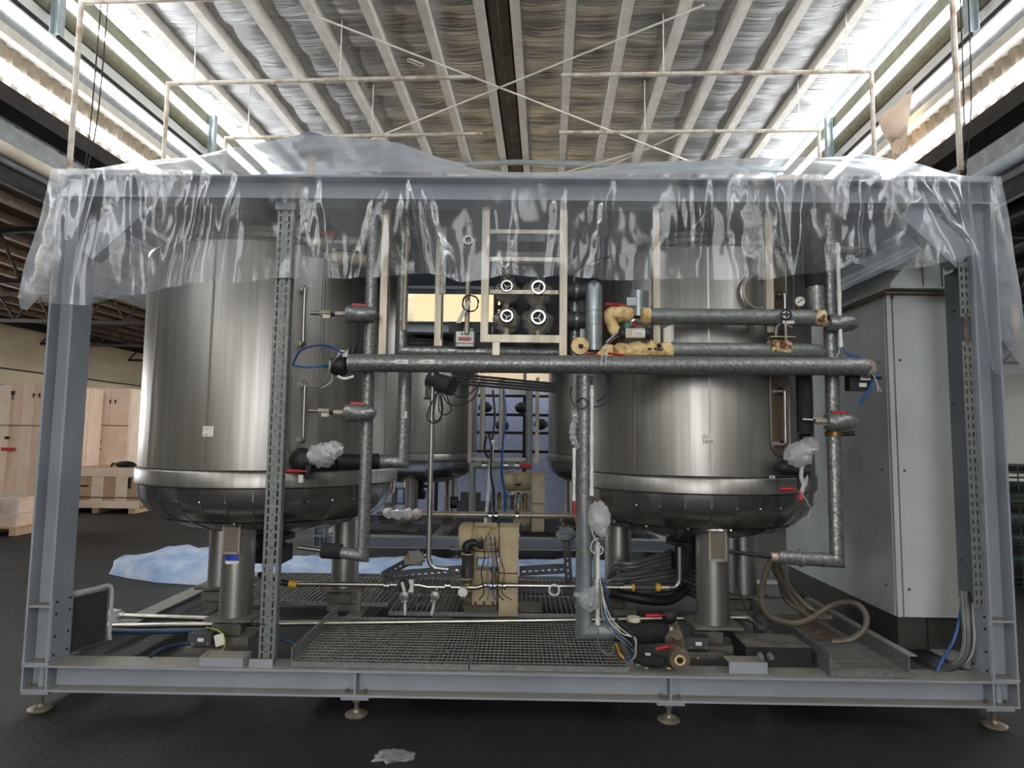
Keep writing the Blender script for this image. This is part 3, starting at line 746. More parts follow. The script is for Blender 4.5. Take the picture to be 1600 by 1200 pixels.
sheet = MB(); sheet.grid(top)
NS = 34
def fold(s, v): return (.034*noise.noise(V((s*4.2, v*.7, 3.1)))+.014*noise.noise(V((s*9, v*1.6, 7)))+.004*noise.noise(V((s*26, v*5, 11))))
CRE = [(at(x0, 300, -.05).x, (at(x1, 430, -.05).x-at(x0, 300, -.05).x), a_) for x0, x1, a_ in ((372, 350, .05), (330, 300, .03), (300, 265, .025), (640, 672, .045), (655, 700, .05), (600, 560, .025), (955, 925, .045), (1105, 1090, .03), (1075, 1078, .02), (1345, 1335, .035), (1210, 1225, .02), (1480, 1500, .04), (1440, 1500, .05), (880, 860, .02), (150, 130, .02), (200, 215, .02), (500, 520, .018), (800, 790, .015), (1260, 1240, .02))]
def crease(x, v):
    return -sum(a_*math.exp(-((x-x0-sl*v)/(.018+.02*v))**2) for x0, sl, a_ in CRE)
rows = []
for j in range(NS+1):
    v = j/NS; r = []
    for i, x in enumerate(xs):
        zb = lerp_list(botw, x); tp = top[0][i]
        z = tp.z+(zb-tp.z)*v
        k = min(1, v*3.0); fl_ = .05*max(0, (abs(x)-2.2)/.5)*v
        r.append(V((x+math.copysign(fl_*1.2, x)+.012*k*noise.noise(V((x*6, v*5, 20))), tp.y-.012-.03*v+fold(x, v)*k-fl_+crease(x, v)*k, z)))
    rows.append(r)
sheet.grid(rows)
def side(s_, zlist, flare):
    """skirt hanging down one end of the frame, joined to the front skirt's edge"""
    i0 = 0 if s_ < 0 else NX; R_ = []
    n = 26
    for j in range(NS+1):
        v = j/NS; r = []
        e = rows[j][i0]
        for k in range(n+1):
            y = k/n*2.45; tp = top[min(NY, int(round(k/n*NY)))][i0]
            zb = lerp_list(zlist, y); z = tp.z+(zb-tp.z)*v
            q = V((s_*(W2+.03+lerp_list(flare, y)*v**.9)+.7*fold(y+9, v)*min(1, v*3), y, z))
            f = min(1, k/4.0); r.append(e.lerp(q, f) if k < 4 else q)
        R_.append(r)
    sheet.grid(R_)
side(-1, [(0, 2.30), (.12, 2.30), (.22, 2.16), (.4, 2.42), (1.0, 2.5), (2.45, 2.45)], [(0, .10), (.15, .26), (.35, .3), (1, .2), (2.45, .15)])
side(1, [(0, 1.86), (.1, 1.85), (.25, 1.95), (.4, 2.2), (1.0, 2.4), (2.45, 2.4)], [(0, .12), (.12, .3), (.3, .28), (1, .2), (2.45, .15)])
solo(sheet, 'plastic_sheet', 'sheet_plastic', 'clear wrinkled plastic sheet draped over the top of the front skid frame', 'plastic sheet', (0, 0, FZ), angle=180)

# things standing on the tank tops under the sheet
t = thing('vent_valve', 'grey and cream vent valve under the plastic, on top of the left tank', 'valve', at(487, 262, 1.0))
p = at(487, 262, 1.0); q = at(486, 243, 1.0)
MB().cyl((p.x, p.y, 2.93), (p.x, p.y, q.z), .035, n=16).build('nozzle', 'wall_cream', t)
MB().lathe([(0, 0), (.1, 0), (.1, .04), (.06, .05), (.06, .1), (.09, .1), (.09, .14), (0, .14)], (p.x, p.y, q.z), n=20).build('valve_body', 'duct_grey', t)
MB().cyl((p.x-.14, p.y, q.z+.08), (p.x+.16, p.y-.02, q.z+.03), .03, n=10).build('actuator', 'duct_grey', t)
MB().cyl((p.x, p.y, q.z+.14), (p.x, p.y, at(480, 214, 1.0).z), .045, .06, n=14).build('cap', 'duct_grey', t)
def dome(x, ybase, ytop, rpx, Y, label, mt='rafter_blue'):
    a = at(x, ybase, Y); b = at(x, ytop, Y); r = abs(at(x+rpx, ytop, Y).x-b.x)
    t = thing('top_manway', label, 'manway', (a.x, a.y, 2.9)); h = b.z-2.92
    MB().lathe([(r*.8, 0), (r*.8, h*.55), (r, h*.55), (r, h*.7), (r*.95, h*.75), (r*.7, h*.93), (r*.3, h), (0, h)], (a.x, a.y, 2.92), n=28).build('neck', mt, t)
    MB().torus((a.x, a.y, 2.92+h*.6), Z, r, .018).build('clamp_ring', 'steel_dark', t)
dome(622, 280, 226, 32, 1.25, 'rounded grey manway dome pushing up the plastic over the left tank', 'duct_grey')
dome(1345, 280, 246, 30, 1.1, 'rounded grey manway dome pushing up the plastic at the right end', 'duct_grey')
for x0, x1, lab in ((700, 735, 'pale wooden block under the plastic right of the dome'), (1205, 1260, 'pale wooden block under the plastic over the right tank')):
    a, b = at(x0, 278, 1.3), at(x1, 258, 1.3)
    g = MB(); g.box((a.x, 1.2, 3.035), (b.x, 1.4, max(3.12, b.z-.12)))
    g.box((a.x+.02, 1.19, 3.04), (a.x+.05, 1.2, 3.1)); solo(g, 'wooden_block', 'wood_pale', lab, 'block', (a.x, 1.2, 3.03))

# ================================================================== control cabinet
cx0, cx1, cy0, cy1 = 2.355, 2.84, .51, 2.15
t = thing('control_cabinet', 'tall light grey steel control cabinet at the right end of the skid', 'cabinet', (2.6, 1.3, .255))
g = MB(); g.box((cx0+.012, cy0+.02, .255), (cx1, cy1, .45)); pl = g.build('plinth', 'cabinet_plinth', t)
for x in (cx0+.19,): 
    g = MB(); g.box((x, cy0+.016, .26), (x+.006, cy0+.02, .445)); g.build('plinth_joint', 'rubber_black', pl)
zt0 = 2.475
g = MB(); g.box((cx0+.022, cy0+.02, .45), (cx1, cy1, zt0)); g.build('body', 'cabinet_side', t)
g = MB(); g.box((cx0, cy0+.026, .45), (cx0+.02, cy1, zt0)); sp = g.build('side_panel', 'cabinet_side', t)
g = MB(); g.box((cx0+.004, cy0, .45), (cx0+.034, cy0+.019, zt0)); g.build('corner_post', 'cabinet_light', t)
g = MB(); g.box((cx0+.042, cy0-.004, .452), (cx1-.01, cy0+.018, zt0-.004)); dr = g.build('door', 'cabinet_light', t)
for zz in (.62, 1.35, 2.05):
    for xx in (cx0+.075,):
        MB().cyl((xx, cy0-.008, zz), (xx, cy0-.003, zz), .008, n=10).build('screw', 'steel_dark', dr)
    for yy in (.62, 1.9):
        MB().cyl((cx0-.003, yy, zz), (cx0+.002, yy, zz), .008, n=10).build('screw', 'steel_dark', sp)
pm('soffit', S(150, 132, 108), S(130, 112, 90), rough=.7)
# hood: flat brown soffit projecting, sloped cover sheets on top
g = MB(); g.box((cx0-.03, cy0-.05, zt0), (cx1+.02, cy1, zt0+.012)); g.build('hood_soffit', 'soffit', t)
pk = zt0+.20
hood = [(-.03, 0), (.14, .2), (.34, .2), (.52, .0)]
g = MB(); g.prism([(cx0-.03, zt0+.02), (cx0-.03, zt0+.05), (cx0+.10, pk), (cx1+.02, pk), (cx1+.02, zt0+.02)], (0, .40, 0), X, Z, Yv, 1.75); hd = g.build('hood', 'cabinet_light', t)
for x in (cx0+.17, cx0+.29, cx0+.40):
    g = MB(); g.box((x, .394, zt0+.03), (x+.006, .4, pk-.01)); g.build('hood_seam', 'duct_grey', hd)
MB().cyl((cx0+.03, cy0-.03, zt0-.03), (cx0+.03, cy0-.03, zt0+.06), .006, n=8).build('hood_bolt', 'rusty', t)

# cable duct sheet between cabinet and right column, with perforated angles on its front edge
t = thing('cable_duct', 'dark grey cable duct sheet with slotted front edge beside the right column', 'cable duct', (2.6, .1, .63))
xd = 2.545
g = MB(); g.box((xd, .045, .64), (xd+.008, .225, 2.53)); dd = g.build('duct_sheet', 'duct_grey', t)
for yy, zz in ((.19, .86), (.10, .86), (.19, 1.75), (.10, 1.75), (.15, 2.3)):
    MB().cyl((xd-.004, yy, zz), (xd+.001, yy, zz), .008, n=8).build('bolt', 'steel_dark', dd)
def slots(W, H, z0, pitch=.048, sl=.026, sw=.010, cols=(.28, .72)):
    h = []; z = z0
    while z+sl < H-.01:
        for c in cols: h.append((W*c-sw/2, z, W*c+sw/2, z+sl))
        z += pitch
    return h
for (za, zb) in ((.63, 2.10), (2.24, 2.56)):
    g = MB(); g.perf((xd-.047, .035, za), X, Z, .058, zb-za, slots(.058, zb-za, .02), .004); g.build('slotted_edge', 'galvanised_dull', t)
g = MB(); g.cyl((xd-.015, .04, 2.08), (xd-.015, .04, 2.26), .012, n=10); g.build('edge_rod', 'rusty', t)
# cables out of the duct foot
for k, (mt, r) in enumerate((('wire_grey', .012), ('hose_dark', .022), ('wire_grey', .009), ('wire_white', .006))):
    x = xd-.055+k*.018
    g = MB().tube(spline([(x+.01, .13, .70), (x+.008, .12, .55), (x-.002, .11, .42), (x-.03, .12, .33), (x-.07-.01*k, .15, .275), (x-.13-.01*k, .18, .266)], 5), r, 8)
    solo(g, 'cable', mt, ['thin grey cable leaving the duct foot', 'thick dark cable leaving the duct foot', 'second thin grey cable leaving the duct foot', 'white cable outermost at the duct foot'][k], 'cable', (x, .2, .26), 'cables below the duct')
g = MB().tube(spline([(xd-.02, .16, .68), (xd-.04, .16, .55), (xd-.09, .15, .42), (xd-.17, .13, .32), (xd-.21, .12, .262)], 6), .009, 8)
solo(g, 'cable', 'wire_blue', 'bright blue cable hanging from the duct to the base beam', 'cable', (xd, .35, .26))

# ================================================================== slotted upright on the left, brushed posts and valve rack
t = thing('slotted_upright', 'tall galvanised slotted channel upright in front of the left tank', 'upright', (-1.39, .08, .255))
ux0, uw = -1.432, .088; z0, z1 = .262, 2.885
h = []; z = z0+.02
while z < z1-.05:
    for c in (.22, .78): h.append((uw*c-.0055, z-z0, uw*c+.0055, z-z0+.034))
    z += .047
hz = z0+.06
while hz < z1-.06:
    h.append((uw*.5-.004, hz-z0, uw*.5+.004, hz-z0+.008)); hz += .094
# centre holes fall between slot rows, so cut the face in three strips
fz = z1-z0
g = MB()
g.perf((ux0, .072, z0), X, Z, uw*.40, fz, [q for q in h if q[0] < uw*.3], .003)
g.perf((ux0+uw*.40, .072, z0), X, Z, uw*.20, fz, [(q[0]-uw*.4, q[1], q[2]-uw*.4, q[3]) for q in h if uw*.4 < q[0] < uw*.6], .003)
g.perf((ux0+uw*.60, .072, z0), X, Z, uw*.40, fz, [(q[0]-uw*.6, q[1], q[2]-uw*.6, q[3]) for q in h if q[0] > uw*.6], .003)
g.build('slotted_face', 'galvanised_dull', t)
for x in (ux0, ux0+uw):
    sl = []; z = .03
    while z < fz-.05: sl.append((.012, z, .022, z+.034)); z += .047
    g = MB(); g.perf((x, .072, z0), Yv, Z, .045, fz, sl, .003); g.build('side_flange', 'galvanised_dull', t)
g = MB(); g.box((ux0-.03, .02, .255), (ux0+uw+.012, .12, .262)); g.box((ux0-.03, .02, .262), (ux0+uw+.012, .026, .30)); g.build('foot_bracket', 'skid_paint', t)
g = MB(); g.box((ux0-.004, .068, 2.43), (ux0+uw+.004, .12, 2.436)); g.build('tie_strap', 'rubber_black', t)
g = MB(); g.box((ux0-.02, .064, .47), (ux0+.04, .07, .474)); g.build('cable_tie', 'rubber_black', t)
g = MB(); g.box((ux0-.01, .05, 2.84), (ux0+uw+.02, .14, 2.885)); g.build('head_bracket', 'skid_paint', t)
g = MB(); g.box((-1.74, .03, .255), (-1.50, .15, .30)); g.box((-1.74, .03, .30), (-1.72, .15, .305)); solo(g, 'steel_channel', 'skid_paint', 'short grey steel channel lying on the base beam beside the upright', 'channel', (-1.62, .09, .255))

def sqpost(x, y0, y1, Y, label, wd=.042, name='square_post'):
    a, b = at(x, y0, Y), at(x, y1, Y); t = thing(name, label, 'post', (a.x, Y, min(a.z, b.z)))
    g = MB(); g.box((a.x-wd/2, Y-wd/2, b.z), (a.x+wd/2, Y+wd/2, min(2.89, a.z))); g.build('tube', 'brushed_tube', t)
    g = MB(); g.box((a.x-wd*.8, Y-wd*.8, min(2.89, a.z)-.012), (a.x+wd*.8, Y+wd*.8, min(2.89, a.z))); g.build('end_plate', 'skid_paint', t)
    return t
sqpost(605, 312, 560, .16, 'brushed square tube post between the two speckled pipes left of the rack')
sqpost(690, 312, 545, .5, 'darker square tube post behind the rack, beside the wire coil', .05)
sqpost(1024, 312, 545, .12, 'brushed square tube post above the foam covered valves', .040)
sqpost(1198, 312, 520, .12, 'brushed square tube post at the rusty clamp, right of the tank sticker', .042)
t = thing('valve_rack', 'brushed square tube rack holding four wrapped round valves', 'rack', at(820, 560, .12))
def pz(x, y, Y=.12): return at(x, y, Y)
xa, xb = pz(758, 450).x, pz(880, 450).x; zb_ = pz(820, 530).z; w_ = .044
for nm, a, b in (('rack_post', (xa-w_/2, .098, zb_-.02), (xa+w_/2, .142, 2.885)), ('rack_post', (xb-w_/2, .098, pz(880, 562).z), (xb+w_/2, .142, 2.885)),
                 ('rack_bar', (xa-w_/2, .097, zb_-.022), (xb-w_/2-.001, .143, zb_+.022)), ('rack_stub', (pz(775, 540).x-.02, .1, pz(775, 562).z), (pz(775, 540).x+.022, .14, zb_-.023))):
    g = MB(); g.box(a, b); g.build(nm, 'brushed_tube', t)
for y, Y in ((362, .13), (405, .13), (452, .2)):
    z = pz(820, y).z; g = MB(); g.box((xa+w_/2+.001, Y-.012, z-.012), (xb-w_/2-.001, Y+.012, z+.012)); g.build('rung', 'brushed_tube', t)
sl_ = [(.03, .05+.055*k, .045, .075+.055*k) for k in range(6)]
g = MB(); g.perf((xa+.03, .62, zb_-.02), X, Z, xb-xa+.1, .48, sl_, .004); g.build('back_panel', 'rubber_black', t)
for y in (350, 385):                                    # dark tray boxes behind the rungs
    z = pz(820, y).z; g = MB(); g.box((xa+.06, .3, z-.05), (xb-.1, .5, z+.02)); g.build('tray', 'duct_grey', t)
pm('valve_cream', S(190, 180, 156), S(160, 148, 124), rough=.6, scale=12)
def wrapped_valve(x, y, rpx, Y, label):
    c = at(x, y, Y); r = rpx/FPX*(Y-CAM.y); t = thing('wrapped_valve', label, 'valve', c, 'round valves in the rack')
    dv = (CAM-c).normalized(); d = V((dv.x*.6, -1, .05)).normalized()
    MB().lathe([(r*.8, .22), (r*.8, 0), (r*.62, -.02)], c, -d, n=24).build('valve_body', 'valve_cream', t)
    MB().lathe([(r*.42, -.06), (r*.55, -.06), (r*.62, -.045), (r*.62, .0), (r*.42, .0)], c, -d, n=28).build('end_ring', 'polished', t)
    MB().lathe([(r*.42, -.03), (0, -.025)], c, -d, n=20).build('glass', 'rubber_black', t)
    for k in range(3):
        a = k*2.1+x; u, v = basis(d); e = u*math.cos(a)+v*math.sin(a)
        MB().obox(c+d*.032+e*(r*.2), e*(r*.2), e.cross(d)*.004, d*.003).build('spoke', 'plastic_white', t)
    MB().ball(c-d*.07, (r*1.12, r*1.1, r*1.15), 22, 14, .3, 9, x*.1).build('plastic_wrap', 'wrap_plastic', t)
    MB().cyl(c-d*.08, c-d*.5, r*.5, n=14).build('pipe_stub', 'rubber_black', t)
    MB().cyl(c-d*.08-Z*r*.8, (c-d*.08-Z*r*.8).lerp(V((c.x, Y, zb_)), .9), .016, n=10).build('drain', 'brushed_tube', t)
wrapped_valve(792, 451, 17, .24, 'plastic wrapped round valve, upper left of the four in the rack')
wrapped_valve(841, 453, 20, .24, 'plastic wrapped large round valve, upper right of the four in the rack')
wrapped_valve(792, 497, 18, .24, 'plastic wrapped round valve, lower left of the four in the rack')
wrapped_valve(841, 499, 21, .24, 'plastic wrapped large round valve, lower right of the four in the rack')
wrapped_valve(790, 417, 11, .3, 'small plastic wrapped valve behind the sheet, above the four in the rack')
wrapped_valve(635, 342, 10, .3, 'small wrapped valve behind the sheet, below the top beam near the dome')
def red_lever_valve(x, y, s_, label):
    c = at(x, y, .3); t = thing('lever_valve', label, 'valve', c)
    MB().lathe([(0, -.09), (.045, -.09), (.05, -.06), (.035, -.03), (.035, .03), (.05, .06), (.045, .09), (0, .09)], c-Z*.06, X, n=18).build('body', 'brushed_tube', t)
    MB().cyl(c-Z*.04, c+Z*.002, .014, n=10).build('stem', 'steel_dark', t); MB().tube([c, c+X*s_*.02, c+X*s_*.1], [.008, .016, .014], 8).build('red_lever', 'handle_red', t)
    MB().cyl(c-Z*.06-X*.09, c-Z*.07-X*.2, .03, n=14).build('pipe_stub', 'foam_black', t); MB().cyl(c-Z*.06+X*.09, c-Z*.05+X*.26, .034, n=14).build('pipe_stub', 'galvanised', t)
red_lever_valve(500, 365, 1, 'valve with red lever behind the sheet, between the left upright and the posts')
red_lever_valve(1272, 377, 1, 'valve with red lever behind the sheet, near the white conduit')
t = thing('insulated_pipe', 'pale insulated pipe behind the sheet, running right from the left tank', 'pipe', at(495, 400, .35)); a, b = at(495, 400, .35), at(600, 410, .4)
MB().tube([a, b, b+Z*.25], .042, 16).build('casing', 'valve_cream', t); c = a.lerp(b, .5); MB().cyl(c-X*.01, c+X*.01, .045, n=16).build('lap_band', 'galvanised', t)
wrapped_valve(732, 380, 13, .3, 'small wrapped valve behind the sheet, left of the valve rack')

# ================================================================== pipework
def PP(l): return [at(*q) if len(q) == 3 else V(q[1]) for q in l]
def pipe(label, pts, r, mt='galvanised', name='insulated_pipe', cat='pipe', bands=(), n=18, group=None, bandm='galvanised_dull'):
    """straight sheet-metal clad run with mitred corners; bands = (segment, fraction) of lap seams"""
    P = PP(pts); t = thing(name, label, cat, P[0], group)
    MB().tube(P, r, n).build('casing', mt, t, angle=35)
    for sg, f in bands:
        d = (P[sg+1]-P[sg]).normalized(); c = P[sg].lerp(P[sg+1], f)
        MB().cyl(c-d*.006, c+d*.006, r+.0025, n=n).build('lap_band', bandm, t)
    return t, P
def flex(label, pts, r, mt, cat='cable', name='cable', k=6, n=8, group=None):
    P = spline(PP(pts), k); return solo(MB().tube(P, r, n), name, mt, label, cat, P[0], group)
def lever(t, a, b, w=.016, mt='handle_red', th=.006, name='lever_handle'):
    """flat valve lever from a to b with a rounded grip"""
    d = (b-a); g = MB(); g.bar(a, a+d*.35, w*.6, th); h = g.build(name, mt, t)
    MB().tube([a+d*.3, a+d*.4, b-d*.05, b], [w*.4, w*.55, w*.55, w*.3], 8).build('grip', mt, h)
    return h

pm('rusty_galv', S(150, 146, 136), S(132, 98, 62), rough=.5, metal=.4, scale=9, lo=.4, hi=.7)
# -- main horizontal pipe across the front
Pm0, Pm1 = at(545, 567, .035), at(1352, 573, .035)
t = thing('insulated_pipe', 'long horizontal speckled galvanised pipe crossing the whole front', 'pipe', Pm0)
MB().tube([Pm0, Pm1], .052, 20).build('casing', 'galvanised', t)
for f in (.07, .26, .47, .66, .83): 
    c = Pm0.lerp(Pm1, f); MB().cyl(c-X*.005, c+X*.005, .0545, n=20).build('lap_band', 'galvanised_dull', t)
MB().tube([Pm1, Pm1+V((.03, .05, -.015)), Pm1+V((.035, .14, -.03))], .052, 18).build('end_elbow', 'rusty_galv', t)
for x0, x1 in ((613, 638), (653, 679)):                              # arrow markers
    a, b = at(x0, 565, -.0165), at(x1, 565, -.0165); zc = a.z
    g = MB(); hh = .012; dx = b.x-a.x; g.prism([(0, 0), (.02, hh), (dx, hh), (dx, -hh), (.02, -hh)], (a.x, -.0165, zc), X, Z, -Yv, .0015); mk = g.build('flow_marker', 'paper_white', t)
    text('- 1101', mk, (a.x+.024, -.0182, zc-.006), X, Z, .016)
t = thing('solenoid_valve', 'black actuator with white bracket on the left end of the long pipe', 'valve', at(530, 570, .035))
c = at(530, 572, .035)
MB().lathe([(0, -.04), (.045, -.04), (.055, -.02), (.055, .03), (.04, .045), (0, .045)], c, X, n=20).build('body', 'rubber_black', t)
g = MB(); g.box(c+V((-.01, -.03, .05)), c+V((.055, .03, .056))); g.box(c+V((-.004, -.012, .056)), c+V((.05, .0, .09))); g.build('bracket', 'plastic_white', t)
MB().cyl(c+V((.02, -.014, .075)), c+V((.02, -.016, .075)), .008, n=8).build('screw', 'ink', t)
MB().cyl(c+V((.07, 0, .06)), c+V((.085, 0, .12)), .018, n=10).build('coil', 'rubber_black', t)
g = MB(); g.box(c+V((-.05, -.03, -.025)), c+V((-.043, .02, .025))); g.build('label_plate', 'plastic_white', t)
MB().cyl(c+V((-.085, 0, 0)), c+V((-.04, 0, 0)), .012, n=8).build('fitting', 'teal', t)
MB().tube(spline([c+V((.0, -.02, -.06)), c+V((.04, -.03, -.075)), c+V((.09, -.02, -.06))], 4), .008, 8).build('bottom_clip', 'plastic_white', t)
flex('blue air hose looping from the slotted upright to the black actuator', [(457, 570, .07), (470, 548, .03), (500, 539, -.02), (525, 545, -.02), (533, 556, 0), (515, 569, .02), (480, 574, .03), (459, 571, .06)], .006, 'wire_blue', 'hose', 'air_hose')
flex('thin grey cable from the actuator down past the grab tube', [(545, 545, .0), (520, 565, -.02), (512, 590, -.02), (497, 606, 0), (475, 600, .03), (457, 585, .06)], .004, 'wire_grey')
flex('thin grey hose drooping under the actuator', [(519, 582, .03), (518, 596, .03), (509, 603, .03), (502, 606, .03)], .004, 'wire_white')

# -- left vertical pipe with two capped valve branches
x_, Y_ = at(575, 600, .13).x, .13
pA = [at(583, 300, .13), at(567, 868, .13)]; pA[0].x = pA[1].x = (at(579, 480, .13).x+at(569, 820, .13).x)/2; pA[0].z = 2.87
t = thing('insulated_pipe', 'speckled vertical pipe in front of the left tank, with two capped valve branches', 'pipe', pA[1])
e = at(520, 860, .13); e2 = at(500, 858, .13)
MB().tube([pA[0], pA[1], V((e.x, .13, pA[1].z+.02))], .034, 18).build('casing', 'galvanised', t)
for f in (.18, .36, .66, .86):
    c = pA[0].lerp(pA[1], f); MB().cyl(c-Z*.005, c+Z*.005, .0365, n=18).build('lap_band', 'galvanised_dull', t)
MB().cyl((e.x+.05, .13, pA[1].z+.02), (e.x-.06, .13, pA[1].z+.025), .044, n=18).build('lower_sleeve', 'foam_black', t)
MB().cyl((e.x-.06, .13, pA[1].z+.025), (e.x-.2, .13, pA[1].z+.04), .012, n=10).build('thin_tube', 'polished', t)
def branch_valve(cx, cy, Y, s_, label, tx, tube_to, red=True):
    """capped cylindrical casing with pointed end, nut and thin black hose to the tank"""
    c = at(cx, cy, Y); t = thing('capped_valve', label, 'valve', c, 'capped branch valves on the vertical pipes')
    MB().lathe([(0, -.075), (.046, -.075), (.05, -.07), (.05, .02), (.044, .06), (.028, .09), (.008, .105), (0, .105)], c, X*s_, n=22).build('casing', 'galvanised', t)
    MB().cyl(c-X*s_*.14, c-X*s_*.075, .017, n=12).build('ferrule', 'brushed_tube', t)
    q = tube_to
    MB().tube(spline([c-X*s_*.14, (c-X*s_*.14).lerp(q, .5)-Z*.004, q], 4), .011, 10).build('black_hose', 'rubber_black', t)
    d = (q-c).normalized(); MB().cyl(q-d*.02, q+d*.045, .018, n=6).build('hex_nut', 'brushed_tube', t)
    MB().cyl(q+d*.045, q+d*.1, .011, n=10).build('stem', 'polished', t)
    g = MB(); g.box(q+V((-.022, -.022, -.03)), q+V((.022, -.016, -.01))); g.build('clip', 'brushed_tube', t)
    if red:
        g = MB(); g.bar(c+V((-.045*s_, 0, .056)), c+V((.035*s_, .0, .052)), .018, .012); g.build('red_lever', 'handle_red', t)
    return t
branch_valve(562, 491, .06, 1, 'upper capped valve branch on the left vertical pipe', 0, at(512, 490, .07))
branch_valve(560, 645, .06, 1, 'lower capped valve branch on the left vertical pipe', 0, at(510, 643, .07))

# -- second vertical pipe with black hose to the left tank
P = [at(633, 590, .24), at(633, 721, .24)]; P[1].x = P[0].x; P[0].z = 2.2
q = at(592, 721, .24)
t = thing('insulated_pipe', 'second speckled vertical pipe, turning left into a ribbed black hose', 'pipe', P[1])
MB().tube([V((P[0].x, .24, at(633, 556, .24).z)), P[1], V((q.x, .24, P[1].z))], .040, 18).build('casing', 'galvanised', t)
c = P[0].lerp(P[1], .72); MB().cyl(c-Z*.005, c+Z*.005, .043, n=18).build('lap_band', 'galvanised_dull', t)
g = MB(); a = at(634, 648, .195); g.box((a.x-.007, .1965, a.z-.02), (a.x+.007, .199, a.z+.02)); g.build('tag', 'paper_white', t)
hb = [V((q.x, .24, P[1].z)), at(560, 722, .2), at(528, 721, .17)]
pts = []
for i in range(41):
    f = i/40; p_ = hb[0].lerp(hb[1], f*2) if f < .5 else hb[1].lerp(hb[2], f*2-1); pts.append(p_)
MB().tube(pts, [.045+.0025*(i % 2) for i in range(41)], 16).build('ribbed_hose', 'rubber_black', t)
t = thing('tank_inlet_valve', 'black rubber capped inlet valve with crumpled plastic and red lever, left tank', 'valve', at(475, 722, .2))
c = at(472, 719, .2)
MB().ball(c, (.075, .06, .075), 18, 12).build('rubber_cap', 'rubber_black', t)
a, b = at(480, 720, .18), at(528, 721, .17); MB().cyl(a, b, .05, n=16).build('black_sleeve', 'rubber_black', t)
MB().ball(at(503, 712, .12), (.085, .06, .065), 22, 14, .28, 12, 3).build('plastic_wrap', 'wrap_milky', t)
MB().ball(at(520, 703, .12), (.06, .05, .05), 18, 12, .3, 12, 5).build('plastic_wrap', 'wrap_milky', t)
MB().tube([at(483, 728, .12), at(482, 736, .11), at(478, 748, .11)], [.022, .018, .012], 8).build('stem', 'rubber_black', t)
lever(t, at(480, 736, .1), at(447, 736, .08))
g = MB(); g.obox(at(470, 748, .12), X*.014, Z*.022, Yv*.001); g.build('paper_tag', 'paper_white', t)

# -- horizontal pipe behind the rack joined to the dark vertical
P1 = at(626, 430, .42); P2 = at(626, 549, .42); P3 = at(885, 549, .42)
t = thing('insulated_pipe', 'dull pipe coming down behind the posts and running right behind the valve rack', 'pipe', P2)
MB().tube([V((P2.x, .42, 2.86)), P2, V((P3.x, .42, P2.z))], .038, 16).build('casing', 'galvanised', t)
for f in (.45, .62): 
    c = P2.lerp(V((P3.x, .42, P2.z)), f); MB().cyl(c-X*.006, c+X*.006, .041, n=16).build('lap_band', 'galvanised_dull', t)
# pipe stubs behind the rack
for y in (455, 500):
    a, b = at(884, y, .32), at(930, y, .32); t = thing('pipe_stub', '%s dark horizontal pipe stub between the rack and the pale dome topped pipe' % ('upper' if y < 480 else 'lower'), 'pipe', a)
    MB().cyl(a, V((b.x, .32, a.z)), .052, n=18).build('casing', 'steel_dark', t); c = a.lerp(b, .35); MB().cyl(c-X*.008, c+X*.008, .055, n=18).build('lap_band', 'galvanised', t)
P1, P2 = at(898, 470, .4), at(900, 560, .4); pipe('dark vertical pipe just right of the valve rack', [(898, 470, .4), (898, 562, .4)], .034, bands=((0, .4),))
# pale dome topped pipe
a = at(928, 452, .12); b = at(928, 548, .12)
t = thing('insulated_pipe', 'pale blue grey vertical pipe with a domed top right of the rack', 'pipe', b)
MB().lathe([(.049, b.z), (.049, a.z), (.046, a.z+.02), (.036, a.z+.038), (.02, a.z+.048), (0, a.z+.051)], (a.x, .12, 0), n=22).build('casing', 'galvanised_blue', t)
for y, m_ in ((487, 'rusty_galv'), (509, 'rusty_galv')):
    z = at(928, y, .12).z; MB().cyl((a.x, .12, z-.003), (a.x, .12, z+.003), .0505, n=22).build('lap_band', m_, t)
MB().lathe([(.012, -.03), (.05, -.03), (.05, .02), (.012, .02)], at(906, 541, .08), -Yv, n=20).build('foam_collar', 'foam_yellow', t)
MB().cyl(at(908, 541, .06), at(908, 541, .05), .014, n=10).build('open_end', 'rubber_black', t)

# -- centre vertical pipe down to the grating
P = [at(910, 588, .1), at(912, 986, .1)]; P[0].x = P[1].x
e = at(958, 986, .1)
t = thing('insulated_pipe', 'thick vertical pipe right of centre, elbowing onto the grating', 'pipe', P[1])
MB().tube([P[0]+Z*.0, P[1], V((e.x, .1, P[1].z))], .046, 20).build('casing', 'galvanised_blue', t)
zj = at(911, 800, .1).z
MB().cyl((P[0].x, .1, zj), (P[0].x, .1, P[0].z), .0475, n=20).build('speckled_sleeve', 'galvanised', t)
for y in (858,): 
    z = at(912, y, .1).z; MB().cyl((P[0].x, .1, z-.004), (P[0].x, .1, z+.004), .0485, n=20).build('lap_band', 'rusty_galv', t)
def onpipe(x, y, Y=.05): return at(x, y, Y)

